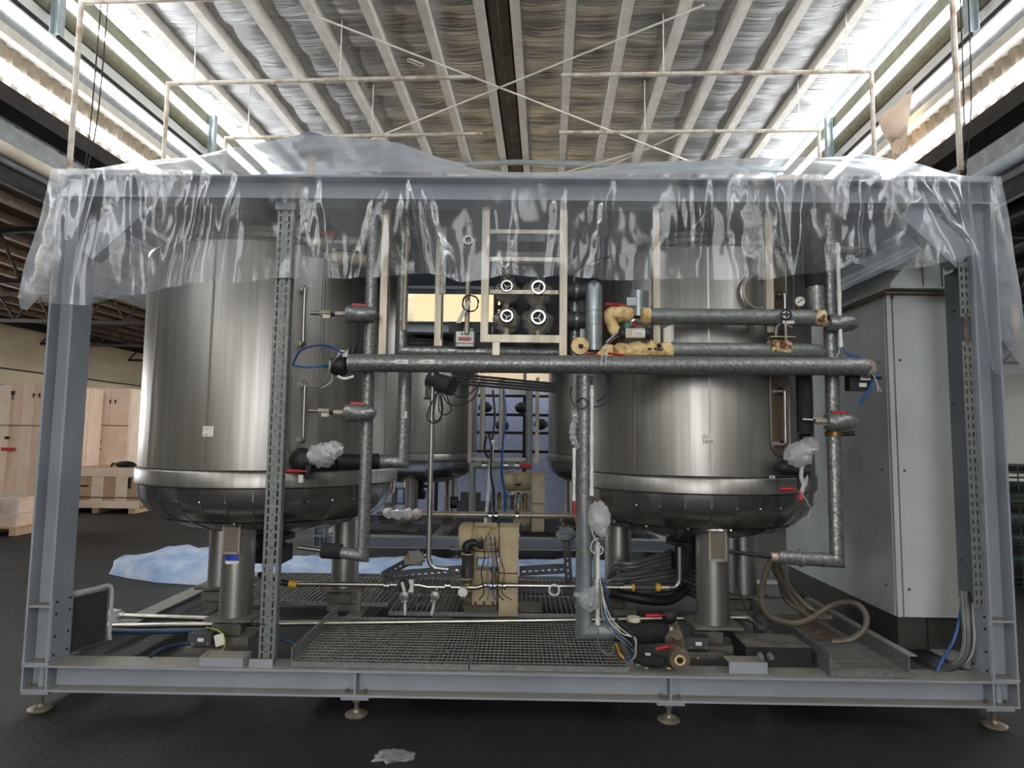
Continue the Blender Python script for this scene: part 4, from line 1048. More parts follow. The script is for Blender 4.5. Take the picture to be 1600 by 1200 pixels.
# -- two horizontal pipes on the right with foam-covered valves
a, b = at(1015, 494, .085), at(1283, 494, .085); b.z = a.z
t = thing('insulated_pipe', 'upper horizontal galvanised pipe on the right, ending in a rust flaked elbow', 'pipe', a)
MB().tube([a, b], .047, 20).build('casing', 'galvanised_dull', t)
MB().cyl(a-X*.045, a, .049, n=20).build('foam_end', 'foam_yellow', t)
MB().tube([b-X*.05, b, b+V((-.0, .0, .0))+X*.012], .0495, 20).build('rust_band', 'rust_flaked', t)
for f in (.35, .72): c = a.lerp(b, f); MB().cyl(c-X*.004, c+X*.004, .049, n=20).build('lap_band', 'galvanised', t)
u_ = at(1274, 448, .1); MB().cyl((u_.x, .1, b.z), (u_.x, .1, u_.z), .048, n=20).build('riser', 'galvanised', t)
MB().cyl((u_.x, .1, u_.z), (u_.x, .1, 2.87), .055, n=18).build('black_riser', 'foam_black', t)
t = thing('pressure_gauge', 'white dial pressure gauge above the upper right pipe', 'gauge', at(1249, 472, .06)); c = at(1249, 471, .055)
MB().lathe([(0, .02), (.031, .02), (.033, .012), (.033, -.006), (.029, -.012), (.0285, -.004), (0, -.004)], c, -Yv*-1, n=26).build('case', 'polished', t)
MB().cyl(c+V((0, -.0045, 0)), c+V((0, -.0065, 0)), .028, n=24).build('dial', 'paper_white', t)
g = MB(); g.obox(c+V((.002, -.0085, .001)), V((.015, 0, .012)), V((-.002, 0, .002)), Yv*.0005); g.build('pointer', 'ink', t)
for k in range(9):
    a_ = math.radians(-135+k*33.75-90+180); g = MB(); d = V((math.sin(a_), 0, -math.cos(a_)))
    g.obox(c+d*.022+V((0, -.007, 0)), d*.003, d.cross(Yv)*.001, Yv*.0003); g.build('tick', 'ink', t)
MB().cyl(c-Z*.03, c-Z*.062+V((0, .015, 0)), .008, n=8).build('stem', 'brass', t)
t = thing('small_valve', 'small round hand valve on the front of the upper right pipe', 'valve', at(1227, 492, .02)); c = at(1227, 492, .02)
MB().lathe([(0, -.01), (.03, -.01), (.034, 0), (.03, .01), (.022, .012), (0, .012)], c, Yv, n=18).build('knob', 'plastic_white', t)
MB().torus(c+V((0, -.01, 0)), Yv, .028, .006).build('rim', 'rubber_black', t)
g = MB(); g.obox(c+V((0, -.013, 0)), X*.022, Z*.005, Yv*.002); g.obox(c+V((.003, -.0135, 0)), Z*.018, X*.005, Yv*.002); g.build('arrow_mark', 'ink', t)
g = MB(); g.box(c+V((-.015, -.002, -.05)), c+V((.05, .012, -.033))); g.build('tag', 'plastic_white', t)
MB().cyl(c-Z*.03, c-Z*.16, .006, n=8).build('stem', 'brushed_tube', t)
# hanger strap below it
t = thing('pipe_hanger', 'bent sheet metal hanger with rust flaked foam clamp on the lower right pipe', 'hanger', at(1217, 545, .1)); c = at(1217, 545, .1)
g = MB(); pz_ = at(1222, 526, .06); g.box(pz_+V((-.07, -.02, -.006)), pz_+V((.07, .05, .0))); g.build('flat_plate', 'brushed_tube', t)
MB().tube(spline([pz_+V((-.035, 0, .0)), pz_+V((-.03, 0, .05)), pz_+V((.0, 0, .075)), pz_+V((.04, 0, .06)), pz_+V((.055, 0, .05))], 4), .009, 6).build('strap', 'galvanised', t)
MB().cyl(c-X*.058, c+X*.055, .053, n=20).build('foam_clamp', 'rust_flaked', t)
a, b = at(1040, 547, .1), at(1266, 547, .1); b.z = a.z
t = thing('insulated_pipe', 'lower horizontal galvanised pipe on the right with an oblique end', 'pipe', a)
MB().tube([a, b, b+V((.075, .06, .0))], .047, 20).build('casing', 'galvanised_dull', t)
for f in (.42,): c = a.lerp(b, f); MB().cyl(c-X*.004, c+X*.004, .049, n=20).build('lap_band', 'galvanised', t)

# foam covered valve group
t = thing('foam_covered_valve', 'torn yellow foam insulation around the valve on the lower right pipe', 'valve', at(1000, 548, .1))
a, b = at(960, 549, .1), at(1046, 549, .1)
P = [a.lerp(b, i/12) for i in range(13)]
MB().tube([p_+V((0, .012*math.sin(i*2.1), .01*math.sin(i*1.7))) for i, p_ in enumerate(P)], [.03, .042, .05, .046, .052, .049, .053, .05, .054, .05, .052, .05, .05], 18).build('foam', 'foam_yellow', t)
for k in range(9):                                                   # ragged foil edge below
    p_ = a.lerp(b, (k+.5)/9); h = .02+.02*rnd.random()
    g = MB(); g.prism([(-.02, 0), (.02, 0), (.012, -h), (-.006, -h*.6)], p_+V((0, -.056, -.03)), X, Z, Yv, .002); g.build('torn_foil_tab', 'ink', t)
g = MB(); g.prism([(-.13, -.055), (0, -.05), (.0, .04), (-.04, .05)], at(958, 550, .06), X, Z, Yv, .05); g.build('foam_wedge', 'foam_yellow', t)
MB().tube([at(948, 536, .05), at(964, 522, .04), at(968, 525, .05)], .012, 8).build('foil_strip', 'polished', t)
MB().cyl(at(1012, 545, .04), at(1036, 545, .04), .008, n=8).build('bolt_rod', 'polished', t); MB().ball(at(1030, 540, .04), .014, 10, 8).build('bolt_head', 'rubber_black', t)
lever(t, at(948, 556, .03), at(915, 556, .02), .014); lever(t, at(985, 556, .03), at(950, 552, .02), .012)
t = thing('foam_elbow', 'bulging yellow foam elbow with red lever right of the domed pipe', 'pipe', at(960, 496, .14))
MB().tube(spline([at(985, 492, .16), at(968, 490, .14), at(955, 495, .13), at(957, 510, .13), at(964, 522, .13)], 4), [.045, .05, .052, .052, .052, .054, .055, .052, .048, .04, .036, .034, .034, .034, .034, .034, .034], 16).build('foam', 'foam_yellow', t)
lever(t, at(980, 477, .1), at(945, 475, .08), .016)
t = thing('duct_stub', 'short wide sheet metal stub standing on the upper right pipe', 'pipe', at(997, 480, .16)); c = at(997, 480, .17)
MB().lathe([(.055, -.06), (.06, .0), (.064, .09), (.060, .09), (.056, 0)], c, Z, n=24).build('casing', 'galvanised_blue', t)
g = MB(); a_ = at(987, 471, .1); g.obox(a_, X*.028, Z*.024, Yv*.001); g.build('patch', 'galvanised_blue', t)
t = thing('pneumatic_actuator', 'silver pneumatic actuator with black ends and white label above the foam', 'actuator', at(990, 522, .05)); c = at(990, 522, .05)
g = MB(); g.box(c+V((-.05, -.03, -.025)), c+V((.06, .03, .028))); g.build('cylinder_block', 'brushed_tube', t)
for sx in (-1, 1): MB().lathe([(0, -.012), (.036, -.012), (.036, .014), (.028, .022), (0, .022)], c+V((.005+sx*.068, 0, 0)), X*sx, n=16).build('end_cap', 'rubber_black', t)
g = MB(); g.box(c+V((-.012, -.032, -.014)), c+V((.06, -.03, .016))); lb = g.build('label', 'paper_white', t); text('* 10 0', lb, c+V((0, -.033, -.006)), X, Z, .016)
MB().cyl(c+V((-.035, 0, .028)), c+V((-.035, 0, .062)), .02, n=14).build('green_cap', 'teal', t)
MB().cyl(c+V((-.0, 0, .04)), c+V((.015, 0, .075)), .009, n=8).build('red_plug', 'handle_red', t)
MB().tube(spline([c+V((-.02, 0, .05)), c+V((.0, -.01, .08)), c+V((.05, 0, .06)), c+V((.09, .02, .02))], 4), .013, 8).build('foil_wrap', 'polished', t)
for dx in (0, 8): flex('%s white tie strap hanging over the long pipe' % ('left' if dx == 0 else 'right'), [(944+dx*.6, 540, .01), (941+dx*.8, 555, -.02), (938+dx, 571, -.02)], .0035, 'wire_white', 'strap', 'tie_strap')
g = MB(); c = at(1042, 527, .1); P = [[c+V((.02*i-.02, -.02*math.sin(i), .05*j-.05+.01*i)) for i in range(4)] for j in range(3)]
solo(g.grid(P), 'paper_scrap', 'paper_white', 'white scrap of foil paper standing behind the lower right pipe', 'paper', c)

# -- right vertical pipe with capped valves
xr = at(1299, 560, .14).x; zb_ = at(1305, 876, .14).z
t = thing('insulated_pipe', 'tall speckled vertical pipe beside the cabinet, turning left at the foot', 'pipe', (xr, .14, zb_))
e = at(1215, 872, .14)
MB().tube([(xr, .14, 2.87), (xr, .14, zb_), (e.x, .14, zb_+.015)], .0385, 20).build('casing', 'galvanised', t)
for y in (468, 560, 690, 800): z = at(1300, y, .14).z; MB().cyl((xr, .14, z-.005), (xr, .14, z+.005), .041, n=20).build('lap_band', 'galvanised_dull', t)
for f in (.25, .62): x = xr+(e.x-xr)*f; MB().cyl((x-.006, .14, zb_+.004), (x+.006, .14, zb_+.004), .042, n=20).build('lap_band', 'galvanised_dull', t)
MB().cyl((e.x, .14, zb_+.015), (e.x-.04, .14, zb_+.017), .026, n=12).build('end_nut', 'brushed_tube', t)
MB().cyl((e.x-.04, .14, zb_+.017), at(1140, 862, .16), .012, n=10).build('black_tube', 'rubber_black', t)
z = at(1302, 678, .14).z; MB().lathe([(.042, -.014), (.047, -.012), (.047, .012), (.042, .014)], (xr, .14, z), n=20).build('clamp_ring', 'brass', t)
MB().cyl((xr+.03, .12, z), (xr+.1, .1, z+.005), .014, n=10).build('clamp_screw', 'rubber_black', t)
branch_valve(1314, 505, .08, 1, 'upper capped valve branch beside the cabinet', 0, at(1288, 503, .1), False)
branch_valve(1312, 659, .08, 1, 'lower capped valve branch beside the cabinet', 0, at(1283, 657, .1))
# -- black insulated vertical hose, wrapped valve
a, b = at(1256, 590, .17), at(1256, 676, .17); b.x = a.x
t = thing('insulated_hose', 'black foam insulated vertical hose between the right tank and the speckled pipe', 'hose', b)
MB().cyl(a-Z*.02+Z*.05, b, .043, n=18).build('foam_sleeve', 'foam_black', t); MB().cyl(a+Z*.03, a+Z*.12, .05, n=18).build('collar', 'galvanised', t)
for k in range(3): z = at(1256, 680+k*5, .17).z; MB().lathe([(.03, -.01), (.04, 0), (.03, .01)], (a.x, .17, z), n=16).build('rib', 'rubber_black', t)
t = thing('wrapped_valve', 'crumpled white plastic wrapped valve at the foot of the right tank, red levers below', 'valve', at(1247, 712, .15))
MB().ball(at(1247, 711, .12), (.075, .065, .07), 24, 16, .22, 12, 8).build('plastic_wrap', 'wrap_milky', t)
MB().ball(at(1264, 697, .12), (.055, .05, .05), 20, 14, .25, 12, 9).build('plastic_wrap', 'wrap_milky', t)
MB().ball(at(1225, 731, .16), (.05, .05, .045), 14, 10).build('rubber_elbow', 'rubber_black', t)
MB().cyl(at(1225, 731, .16), at(1262, 735, .15), .04, n=14).build('black_body', 'rubber_black', t)
MB().tube(spline([at(1253, 728, .1), at(1252, 745, .1), at(1256, 760, .09), at(1252, 770, .09)], 4), .012, 8).build('twisted_film', 'wrap_milky', t)
MB().tube(spline([at(1262, 742, .09), at(1258, 756, .09), at(1252, 768, .08), at(1262, 785, .08)], 4), [.004, .006, .01, .014, .018, .014, .01, .008, .006, .005, .005, .004, .004], 8).build('film_tail', 'wrap_plastic', t)
MB().tube([at(1250, 738, .14), at(1252, 765, .12)], .022, 8).build('stem', 'rubber_black', t)
lever(t, at(1247, 765, .08), at(1220, 764, .06), .02); lever(t, at(1250, 768, .08), at(1251, 783, .06), .022)
flex('thin white string hanging below the red levers of the right tank', [(1258, 778, .08), (1266, 795, .08), (1263, 810, .08)], .002, 'wire_white', 'string', 'string')

# -- white conduits and wires
def conduit(x0, y0, x1, y1, Y, r, label, mt='plastic_white'):
    a, b = at(x0, y0, Y), at(x1, y1, Y); b.x = a.x = (a.x+b.x)/2
    t = thing('conduit', label, 'conduit', b)
    MB().cyl(b, a, r, n=12).build('tube', mt, t)
    for f in (.04, .5, .93): c = b.lerp(a, f); MB().cyl(c-Z*.02, c+Z*.02, r*1.25, n=12).build('clip', mt, t)
    return t
conduit(1309, 380, 1313, 543, .06, .011, 'white plastic conduit hanging down in front of the speckled pipe beside the cabinet')
conduit(923, 602, 926, 775, .05, .010, 'white conduit along the thick vertical pipe right of centre')
conduit(898, 700, 896, 780, .05, .008, 'short white conduit left of the thick vertical pipe')
conduit(934, 848, 934, 975, .04, .011, 'lower white conduit beside the thick vertical pipe, above the elbow')
conduit(929, 850, 929, 925, .05, .008, 'thin grey conduit beside the lower white conduit', 'wire_grey')
for k in range(3):
    flex(['upper', 'middle', 'lower'][k]+' bright blue wire from the white conduit to the pipe end', [(1315+k, 543, .05), (1325, 552+k*2, .03), (1348, 560+k*2, .02), (1361, 574+k*2, .02), (1366, 585, .03), (1361, 600+k*5, .04), (1352, 615+k*4, .05), (1342, 628+k*2, .06)], .0035, 'wire_blue', 'wire', 'wire')
for k in range(2): flex('%s pale wire hanging from the pipe end' % ('left' if k else 'right'), [(1363, 583, .02), (1370, 598, .03), (1372+5*k, 612, .04)], .003, 'wire_white', 'wire', 'wire')
flex('pale wire bent below the white conduit', [(1311, 545, .05), (1310, 553, .05), (1303, 562, .06)], .003, 'wire_white', 'wire', 'wire')
t = thing('solenoid_valve', 'black solenoid valve with white plates under the right end of the long pipe', 'valve', at(1345, 598, .1)); c = at(1343, 597, .1)
g = MB(); g.box(c+V((-.07, -.03, -.05)), c+V((.05, .03, .05))); g.build('body', 'rubber_black', t)
g = MB(); g.box(c+V((-.012, -.034, .008)), c+V((.045, -.03, .03))); g.box(c+V((-.02, -.034, -.03)), c+V((.022, -.03, -.008))); g.build('plate', 'plastic_white', t)
MB().cyl(c+V((.06, -.02, .03)), c+V((.11, -.02, .03)), .016, n=10).build('coil', 'wire_dark_blue', t)
flex('blue wire loop left of the thick vertical pipe, under the long pipe', [(950, 584, .1), (956, 605, .1), (952, 625, .1), (938, 634, .1), (925, 636, .1)], .004, 'wire_dark_blue', 'wire', 'wire')
flex('second blue wire loop under the long pipe, inner', [(948, 584, .12), (950, 605, .12), (944, 620, .12), (932, 628, .12)], .004, 'wire_dark_blue', 'wire', 'wire')
flex('black cable coiled around the upper thick pipe', [(893, 604, .04), (892, 620, .03), (899, 634, .0), (912, 638, -.0), (919, 630, .0), (912, 622, .02), (900, 628, .04)], .004, 'rubber_black')
t = thing('plastic_film', 'loose clear film bunched along the left side of the thick vertical pipe', 'plastic film', at(896, 660, .08))
MB().tube(spline([at(896, 640, .06), at(899, 655, .05), at(894, 672, .05), at(897, 690, .06), at(905, 700, .05)], 5), [.01+.012*abs(math.sin(i*1.3)) for i in range(21)], 8).build('film', 'wrap_plastic', t)
t = thing('wrapped_valve', 'white plastic bag wrapped valve halfway down the thick vertical pipe', 'valve', at(938, 808, .0))
MB().ball(at(936, 808, .0), (.062, .06, .085), 24, 16, .22, 12, 21).build('plastic_bag', 'wrap_milky', t)
MB().ball(at(940, 828, .0), (.035, .04, .04), 16, 10, .3, 10, 22).build('plastic_bag', 'wrap_milky', t)
lever(t, at(900, 815, .02), at(896, 783, .02), .01)
t = thing('wrapped_valve', 'clear film bag tied around the lower thick pipe above the elbow', 'valve', at(922, 938, .03))
MB().ball(at(921, 938, .03), (.055, .05, .06), 22, 14, .3, 12, 31).build('plastic_bag', 'wrap_plastic', t)
MB().tube([at(915, 935, .03), at(897, 928, .02)], [.03, .012], 8).build('bag_corner', 'wrap_plastic', t); MB().tube([at(928, 925, .03), at(938, 912, .02)], [.03, .014], 8).build('bag_corner', 'wrap_plastic', t)
for k in range(6):
    flex(['grey signal cable, first', 'white signal cable, second', 'grey signal cable, third', 'black signal cable, fourth', 'white signal cable, fifth', 'blue signal cable, sixth'][k]+' from the left at the foot of the thick pipe',
         [(936+k*1.5, 905, .02), (938+[0, 5, 2, 9, 4, 12][k], 935, 0), (942+[4, 14, 0, 22, 9, 6][k], 968, -.02), (956+[10, 24, 2, 30, 16, 8][k], 990, -.03), (982+[3, 12, 0, 6, 9, 2][k], 1006-[0, 6, -4, 3, 8, -6][k], -.03), (994-[0, 4, 1, 6, 2, 8][k], 1022+k, 0), (988-k*3, 1031, .02)],
         .004 if k != 3 else .006, ['wire_grey', 'wire_white', 'wire_grey', 'rubber_black', 'wire_white', 'wire_blue'][k], group='signal cables at the thick pipe')
flex('white cable loop around the thick pipe below the bag', [(922, 800, .03), (925, 830, .0), (935, 850, -.02), (942, 858, -.02), (938, 866, -.02), (925, 862, -.02), (924, 850, -.02), (934, 840, -.02)], .004, 'wire_white')
flex('thin wire loop hanging at the foot of the thick pipe', [(935, 978, .02), (934, 1005, .0), (944, 1021, -.0), (956, 1020, .0), (960, 1005, .02)], .003, 'wire_grey')

# rack surroundings: red-label box, wire coil, bracket
t = thing('junction_box', 'white junction box with red label and black ends left of the rack', 'box', at(727, 529, .35)); c = at(727, 528, .35)
g = MB(); g.box(c+V((-.055, -.03, -.035)), c+V((.055, .04, .035))); g.build('box', 'plastic_white', t)
g = MB(); g.box(c+V((-.04, -.033, -.022)), c+V((.038, -.03, .0))); g.build('red_label', 'handle_red', t)
for dx in (-.018, .018): MB().cyl(c+V((dx, -.033, .02)), c+V((dx, -.03, .02)), .006, n=8).build('screw', 'ink', t)
for dx in (-1, 1): g = MB(); g.box(c+V((dx*.06-.008, -.025, -.05)), c+V((dx*.06+.008, .04, .03))); g.build('end_block', 'rubber_black', t)
g = MB(); g.box(c+V((-.06, -.02, -.055)), c+V((.06, .03, -.037))); g.build('base', 'plastic_white', t)
g = MB(); g.box(c+V((-.01, -.02, .036)), c+V((.05, .02, .058))); g.build('terminal', 'teal', t)
g = MB(); g.box(c+V((-.11, .05, .04)), c+V((.16, .1, .11))); g.build('back_rail', 'rubber_black', t)
P = []
for k in range(60):
    a_ = k*2*PI/20; P.append(at(735, 474, .3)+V((math.cos(a_)*.05+.004*math.sin(k*.9), .01*math.sin(k*.5), math.sin(a_)*.05)))
solo(MB().tube(P, .003, 6), 'wire_coil', 'rubber_black', 'coil of black wire hanging left of the valve rack', 'wire', P[0])
g = MB(); a = at(733, 470, .3); P = [[a+V((.015*(i-1)+.02*j*.2-.02*j, .006*math.sin(i+j), -.035*j)) for i in range(3)] for j in range(5)]
solo(g.grid(P), 'paper_scrap', 'paper_white', 'crumpled white tag hanging in the wire coil', 'paper', a)
t = thing('slotted_hanger', 'short slotted grey hanger with thin rod left of the rack', 'hanger', at(691, 460, .3)); a = at(691, 460, .3)
g = MB(); sl = [(.014, .03+.05*k, .026, .065+.05*k) for k in range(4)]; g.perf(a+V((-.02, 0, 0)), X, Z, .04, .42, sl, .003); g.build('slotted_strip', 'galvanised_dull', t)
MB().cyl(a, a-Z*.28, .005, n=8).build('rod', 'polished', t)

# ================================================================== gratings
def grating(name, label, x0, x1, y0, y1, z, px_, py_, toe=(), bearing='y', edge=True):
    t = thing(name, label, 'grating', (x0, y0, z)); h = .026
    g = MB(); g.box((x0, y0, z-h), (x0+.005, y1, z)); g.box((x1-.005, y0, z-h), (x1, y1, z)); g.box((x0, y0, z-h), (x1, y0+.005, z)); g.box((x0, y1-.005, z-h), (x1, y1, z)); g.build('frame', 'grating', t)
    def bars(n, name_, mk, step):
        src = None
        for k in range(n):
            if src is None: src = mk().build(name_, 'grating', t); base = src
            else: inst(src, t, V(step)*k)
    nx = int((x1-x0)/px_)-1; ny = int((y1-y0)/py_)-1
    if px_ < 1:
        bars(nx, 'bearing_bar', lambda: MB().box((x0+px_-.002, y0+.005, z-h+.002), (x0+px_+.002, y1-.005, z-.001)), (px_, 0, 0))
    if py_ < 1:
        bars(ny, 'cross_bar', lambda: MB().box((x0+.005, y0+py_-.0025, z-.005), (x1-.005, y0+py_+.0025, z-.0005)), (0, py_, 0))
    if edge:
        g = MB(); g.box((x0, y0-.006, z-h), (x1, y0-.001, z+.004)); g.build('edge_strip', 'galvanised_dull', t)
    for (xa, ya, xb, yb, hh, top) in toe:
        g = MB(); g.box((min(xa, xb)-.003, ya, z-h), (max(xa, xb)+.003, yb, z+hh)); tp = g.build('toe_plate', 'galvanised_dull', t)
        if top: g = MB(); g.box((xa, ya, z+hh), (xa+top, yb, z+hh+.005)); g.build('toe_flange', 'skid_paint', tp)
    return t
pm('wall_cream_cap', S(222, 214, 190), S(206, 198, 172), rough=.5)
gz = .284
grating('floor_grating', 'left mesh floor grating with upturned edge in front of the pumps', -1.232, -.262, .035, .93, gz, .0255, .05, [(-1.235, .035, -1.235, .93, .075, 0)])
grating('floor_grating', 'middle mesh floor grating under the thick vertical pipe', -.256, .612, .035, .93, gz, .0255, .05)
grating('floor_grating', 'walkway grating between toe plates in front of the cabinet', 1.71, 2.13, .03, 1.3, gz, 2, .030, [(1.707, .03, 1.707, 1.5, .10, 0), (2.133, .03, 2.133, 1.3, .085, .045)])
grating('floor_grating', 'rear floor grating behind the legs of the left tank', -2.15, -.95, 1.25, 2.25, .30, .036, .5)
grating('floor_grating', 'rear middle floor grating behind the pump', -.9, .62, 1.02, 2.25, .30, .036, .5)
g = MB(); P = [[V((1.76+.1*i, .55+.1*j, .294+.012*noise.noise(V((i, j, 3))))) for i in range(4)] for j in range(7)]; g.grid(P)
solo(g, 'muddy_sheet', 'rusty', 'brown muddy sheet lying on the walkway grating', 'sheet', (1.9, .8, .29))
g = MB(); g.box((-.35, 1.05, .303), (.18, 1.30, .312)); g.box((-.33, 1.06, .312), (.16, 1.29, .3135)); solo(g, 'floor_plate', 'dirty_plate', 'dirty flat plate on the grating in front of the beige pump', 'plate', (0, 1.1, .303))
for x, y in ((700, 1020), (737, 1028), (887, 1026)):
    p = atz(x, y, gz+.004); MB_ = MB().cyl(p, p+Z*.012, .012, n=8); MB_.cyl(p+Z*.012, p+Z*.02, .006, n=6)
    solo(MB_, 'clamp_bolt', 'galvanised_dull', {700: 'grating clamp bolt left of the joint', 737: 'grating clamp bolt right of the joint', 887: 'grating clamp bolt near the thick pipe'}[x], 'bolt', p, 'grating clamp bolts')

# ================================================================== left end: dark panel, rods, hoses
pm('mesh_dark', S(52, 52, 50), S(38, 38, 37), rough=.7, scale=120, lo=.45, hi=.55)
t = thing('perforated_panel', 'dark mesh panel leaning inside the left column', 'panel', (-2.52, .28, .255))
a0, a1 = V((-2.572, .19, .262)), V((-2.50, .40, .262)); u = (a1-a0).normalized(); L_ = (a1-a0).length
w_ = u.cross(Z)
g = MB(); g.obox((a0+a1)/2+Z*.155, u*(L_/2), Z*.155, w_*.004); g.build('mesh_sheet', 'mesh_dark', t)
MB().tube([a0, a1, a1+Z*.31, a0+Z*.31], .006, 6, closed=True).build('wire_frame', 'galvanised_dull', t)
for k in range(3):
    flex(['outer', 'middle', 'inner'][k]+' white cable hooped over the dark mesh panel', [('w', a0+Z*(.32+.01*k)), ('w', a0.lerp(a1, .6)+Z*(.325+.006*k)), ('w', a1+Z*(.325+.006*k)+u*.0), ('w', a1+Z*(.28)+u*(.02+.006*k)), ('w', a1+Z*.05+u*(.02+.006*k)), ('w', a1+Z*.0+u*(.025+.008*k))], .005, 'wire_white', k=6)
def rod(label, x0, y0, x1, y1, Y0_, Y1_, r, mt='bright_pipe', ends=()):
    a, b = at(x0, y0, Y0_), at(x1, y1, Y1_); t = thing('stainless_tube', label, 'tube', a)
    MB().tube([a, b]+[at(*e) for e in ends], r, 12).build('tube', mt, t); MB().cyl(a-(b-a).normalized()*.01, a+(b-a).normalized()*.03, r*1.25, n=12).build('end_fitting', mt, t); return t
rod('long thin stainless tube lying low across the whole skid', 166, 978, 1150, 965, .62, .62, .0165, ends=((1168, 966, .62), (1180, 972, .62), (1184, 1005, .62)))
rod('short stainless tube above the long one at the left end', 186, 962, 330, 967, .78, .78, .017)
MB_ = MB().ball(at(178, 962, .78), (.06, .05, .04), 16, 10, .5, 10, 3); solo(MB_, 'plastic_scrap', 'wrap_milky', 'crumpled film on the end of the short stainless tube', 'plastic', at(178, 970, .78))
flex('dark blue hose running along the skid behind the dark panel', [(164, 986, .55), (240, 987, .55), (325, 985, .55)], .016, 'wire_dark_blue', 'hose', 'hose')
flex('dark blue hose rising from the base beam to the left load cell', [(235, 1026, .12), (255, 1013, .2), (285, 1006, .3), (325, 1003, .38)], .011, 'wire_dark_blue', 'hose', 'hose')
flex('dark blue hose end showing between the upright and the grating', [(440, 999, .42), (460, 1005, .4), (480, 1015, .38)], .011, 'wire_dark_blue', 'hose', 'hose')
flex('yellow green earth wire looped below the left tank leg', [(322, 980, .36), (342, 986, .33), (351, 998, .3), (350, 1012, .28), (340, 1022, .24), (325, 1026, .22)], .004, 'wire_yellow', 'wire', 'wire')
g = MB(); c = at(343, 1000, .3); g.obox(c, V((.028, 0, .008)), V((-.008, 0, .032)), Yv*.001); solo(g, 'paper_tag', 'paper_white', 'white paper tag hanging at the left tank load cell', 'tag', c)
def loadcell_extra(x, y, label):
    c = at(x, y, .36); t = thing('cell_housing', label, 'load cell', c)
    g = MB(); g.box(c+V((-.09, -.04, -.03)), c+V((.05, .03, .035))); g.build('housing', 'steel_dark', t)
    g = MB(); g.box(c+V((-.03, -.043, -.008)), c+V((.005, -.04, .012))); g.build('type_plate', 'paper_white', t)
    MB().cyl(c+V((-.1, -.005, .0)), c+V((-.085, -.005, 0)), .018, n=10).build('gland', 'rubber_black', t)
    for dx in (-.06, .03): MB().cyl(c+V((dx, -.042, -.02)), c+V((dx, -.046, -.02)), .008, n=6).build('bolt', 'galvanised_dull', t)
    g = MB(); g.prism([(-.12, -.05), (.16, -.05), (.1, -.085), (-.12, -.085)], c+V((0, -.03, 0)), X, Z, Yv, .12); g.build('wedge_base', 'dirty_plate', t)
loadcell_extra(322, 997, 'grey load cell housing under the front leg of the left tank')
loadcell_extra(1092, 1003, 'grey load cell housing under the front leg of the right tank')

# ================================================================== right end, low: box section, channel, hoses
t = thing('box_section', 'black rectangular steel section lying behind the grey channel', 'steel section', (1.4, .3, .26))
a, b = at(1166, 1035, .16), at(1268, 1035, .16)
g = MB(); g.box((a.x, .16, .257), (b.x, .40, .365)); g.build('section', 'rubber_black', t); g = MB(); g.box((a.x+.003, .163, .365), (b.x-.003, .397, .369)); g.build('dusty_top', 'dirty_plate', t)
t = thing('steel_channel', 'short grey steel channel lying on the base beam below the right tank', 'channel', (1.3, .05, .255))
a, b = at(1139, 1045, .05), at(1199, 1045, .05); g = MB(); g.box((a.x, .045, .257), (b.x, .05, .318)); g.box((a.x, .05, .312), (b.x, .15, .318)); g.build('channel', 'skid_paint', t)
for k, x in enumerate((1189, 1204)):
    c = at(x, 1026, .06); MB_ = MB().cyl(c, c+V((0, .02, 0)), .018, n=6); MB_.cyl(c-Yv*.02, c, .012, n=10); solo(MB_, 'hex_bolt', 'galvanised_dull', ['left', 'right'][k]+' bright hex bolt lying at the end of the grey channel', 'bolt', c)
def coil(label, pts, r, mt, n=10): return flex(label, pts, r, mt, 'hose', 'hose', 8, n)
coil('brown hose curling from the pipe end down to the walkway', [(1212, 866, .22), (1198, 890, .25), (1190, 930, .3), (1200, 960, .3), (1235, 974, .3), (1268, 966, .35), (1290, 950, .4), (1318, 941, .35), (1340, 945, .3), (1353, 962, .25), (1350, 983, .22), (1330, 999, .22), (1300, 1003, .25)], .018, 'hose_brown')
coil('brown hose running back along the walkway, upper', [(1206, 880, .3), (1218, 905, .4), (1240, 940, .5), (1262, 962, .5), (1300, 965, .45)], .018, 'hose_brown')
coil('brown hose running back along the walkway, middle', [(1215, 880, .4), (1232, 915, .5), (1262, 948, .5), (1290, 962, .45)], .016, 'hose_brown')
coil('brown hose running back along the walkway, thin', [(1206, 872, .25), (1216, 900, .35), (1226, 935, .45), (1250, 955, .5)], .012, 'hose_brown')
flex('thin black cable below the right tank leg', [(1155, 850, .4), (1152, 900, .4), (1160, 940, .38), (1176, 965, .36), (1190, 975, .36)], .006, 'rubber_black')
flex('black cable loop near the right rear leg', [(1180, 960, .5), (1195, 955, .5), (1205, 968, .5), (1198, 985, .5), (1183, 985, .5)], .006, 'rubber_black')

# strainer valve in front, pipe end with sleeves
pm('strainer', S(136, 128, 112), S(104, 94, 78), rough=.55, metal=.3, scale=22, bump=.4)
t = thing('strainer_valve', 'dirty grey strainer valve pointing at the viewer on the base beam, two red levers', 'valve', atz(1062, 1048, .26))
a, b = at(1062, 1030, .02), at(1048, 978, .42)
MB().tube([a, a.lerp(b, .12), a.lerp(b, .14), a.lerp(b, .45), a.lerp(b, .47), a.lerp(b, .55), a.lerp(b, .57), a.lerp(b, .9), b], [.055, .055, .05, .048, .058, .058, .05, .05, .05], 20).build('body', 'strainer', t)
d = (a-b).normalized(); MB().lathe([(.03, .0), (.054, 0), (.054, .012), (.03, .012)], a, d, n=22).build('rust_flange', 'rusty', t)
MB().cyl(a+d*.013, a+d*.006, .03, n=18).build('bore', 'foam_yellow', t); MB().cyl(a+d*.0145, a+d*.012, .018, n=16).build('plug', 'rubber_black', t)
MB().cyl(at(1058, 1000, .1), at(1058, 992, .06), .03, n=16).build('bonnet', 'rusty', t)
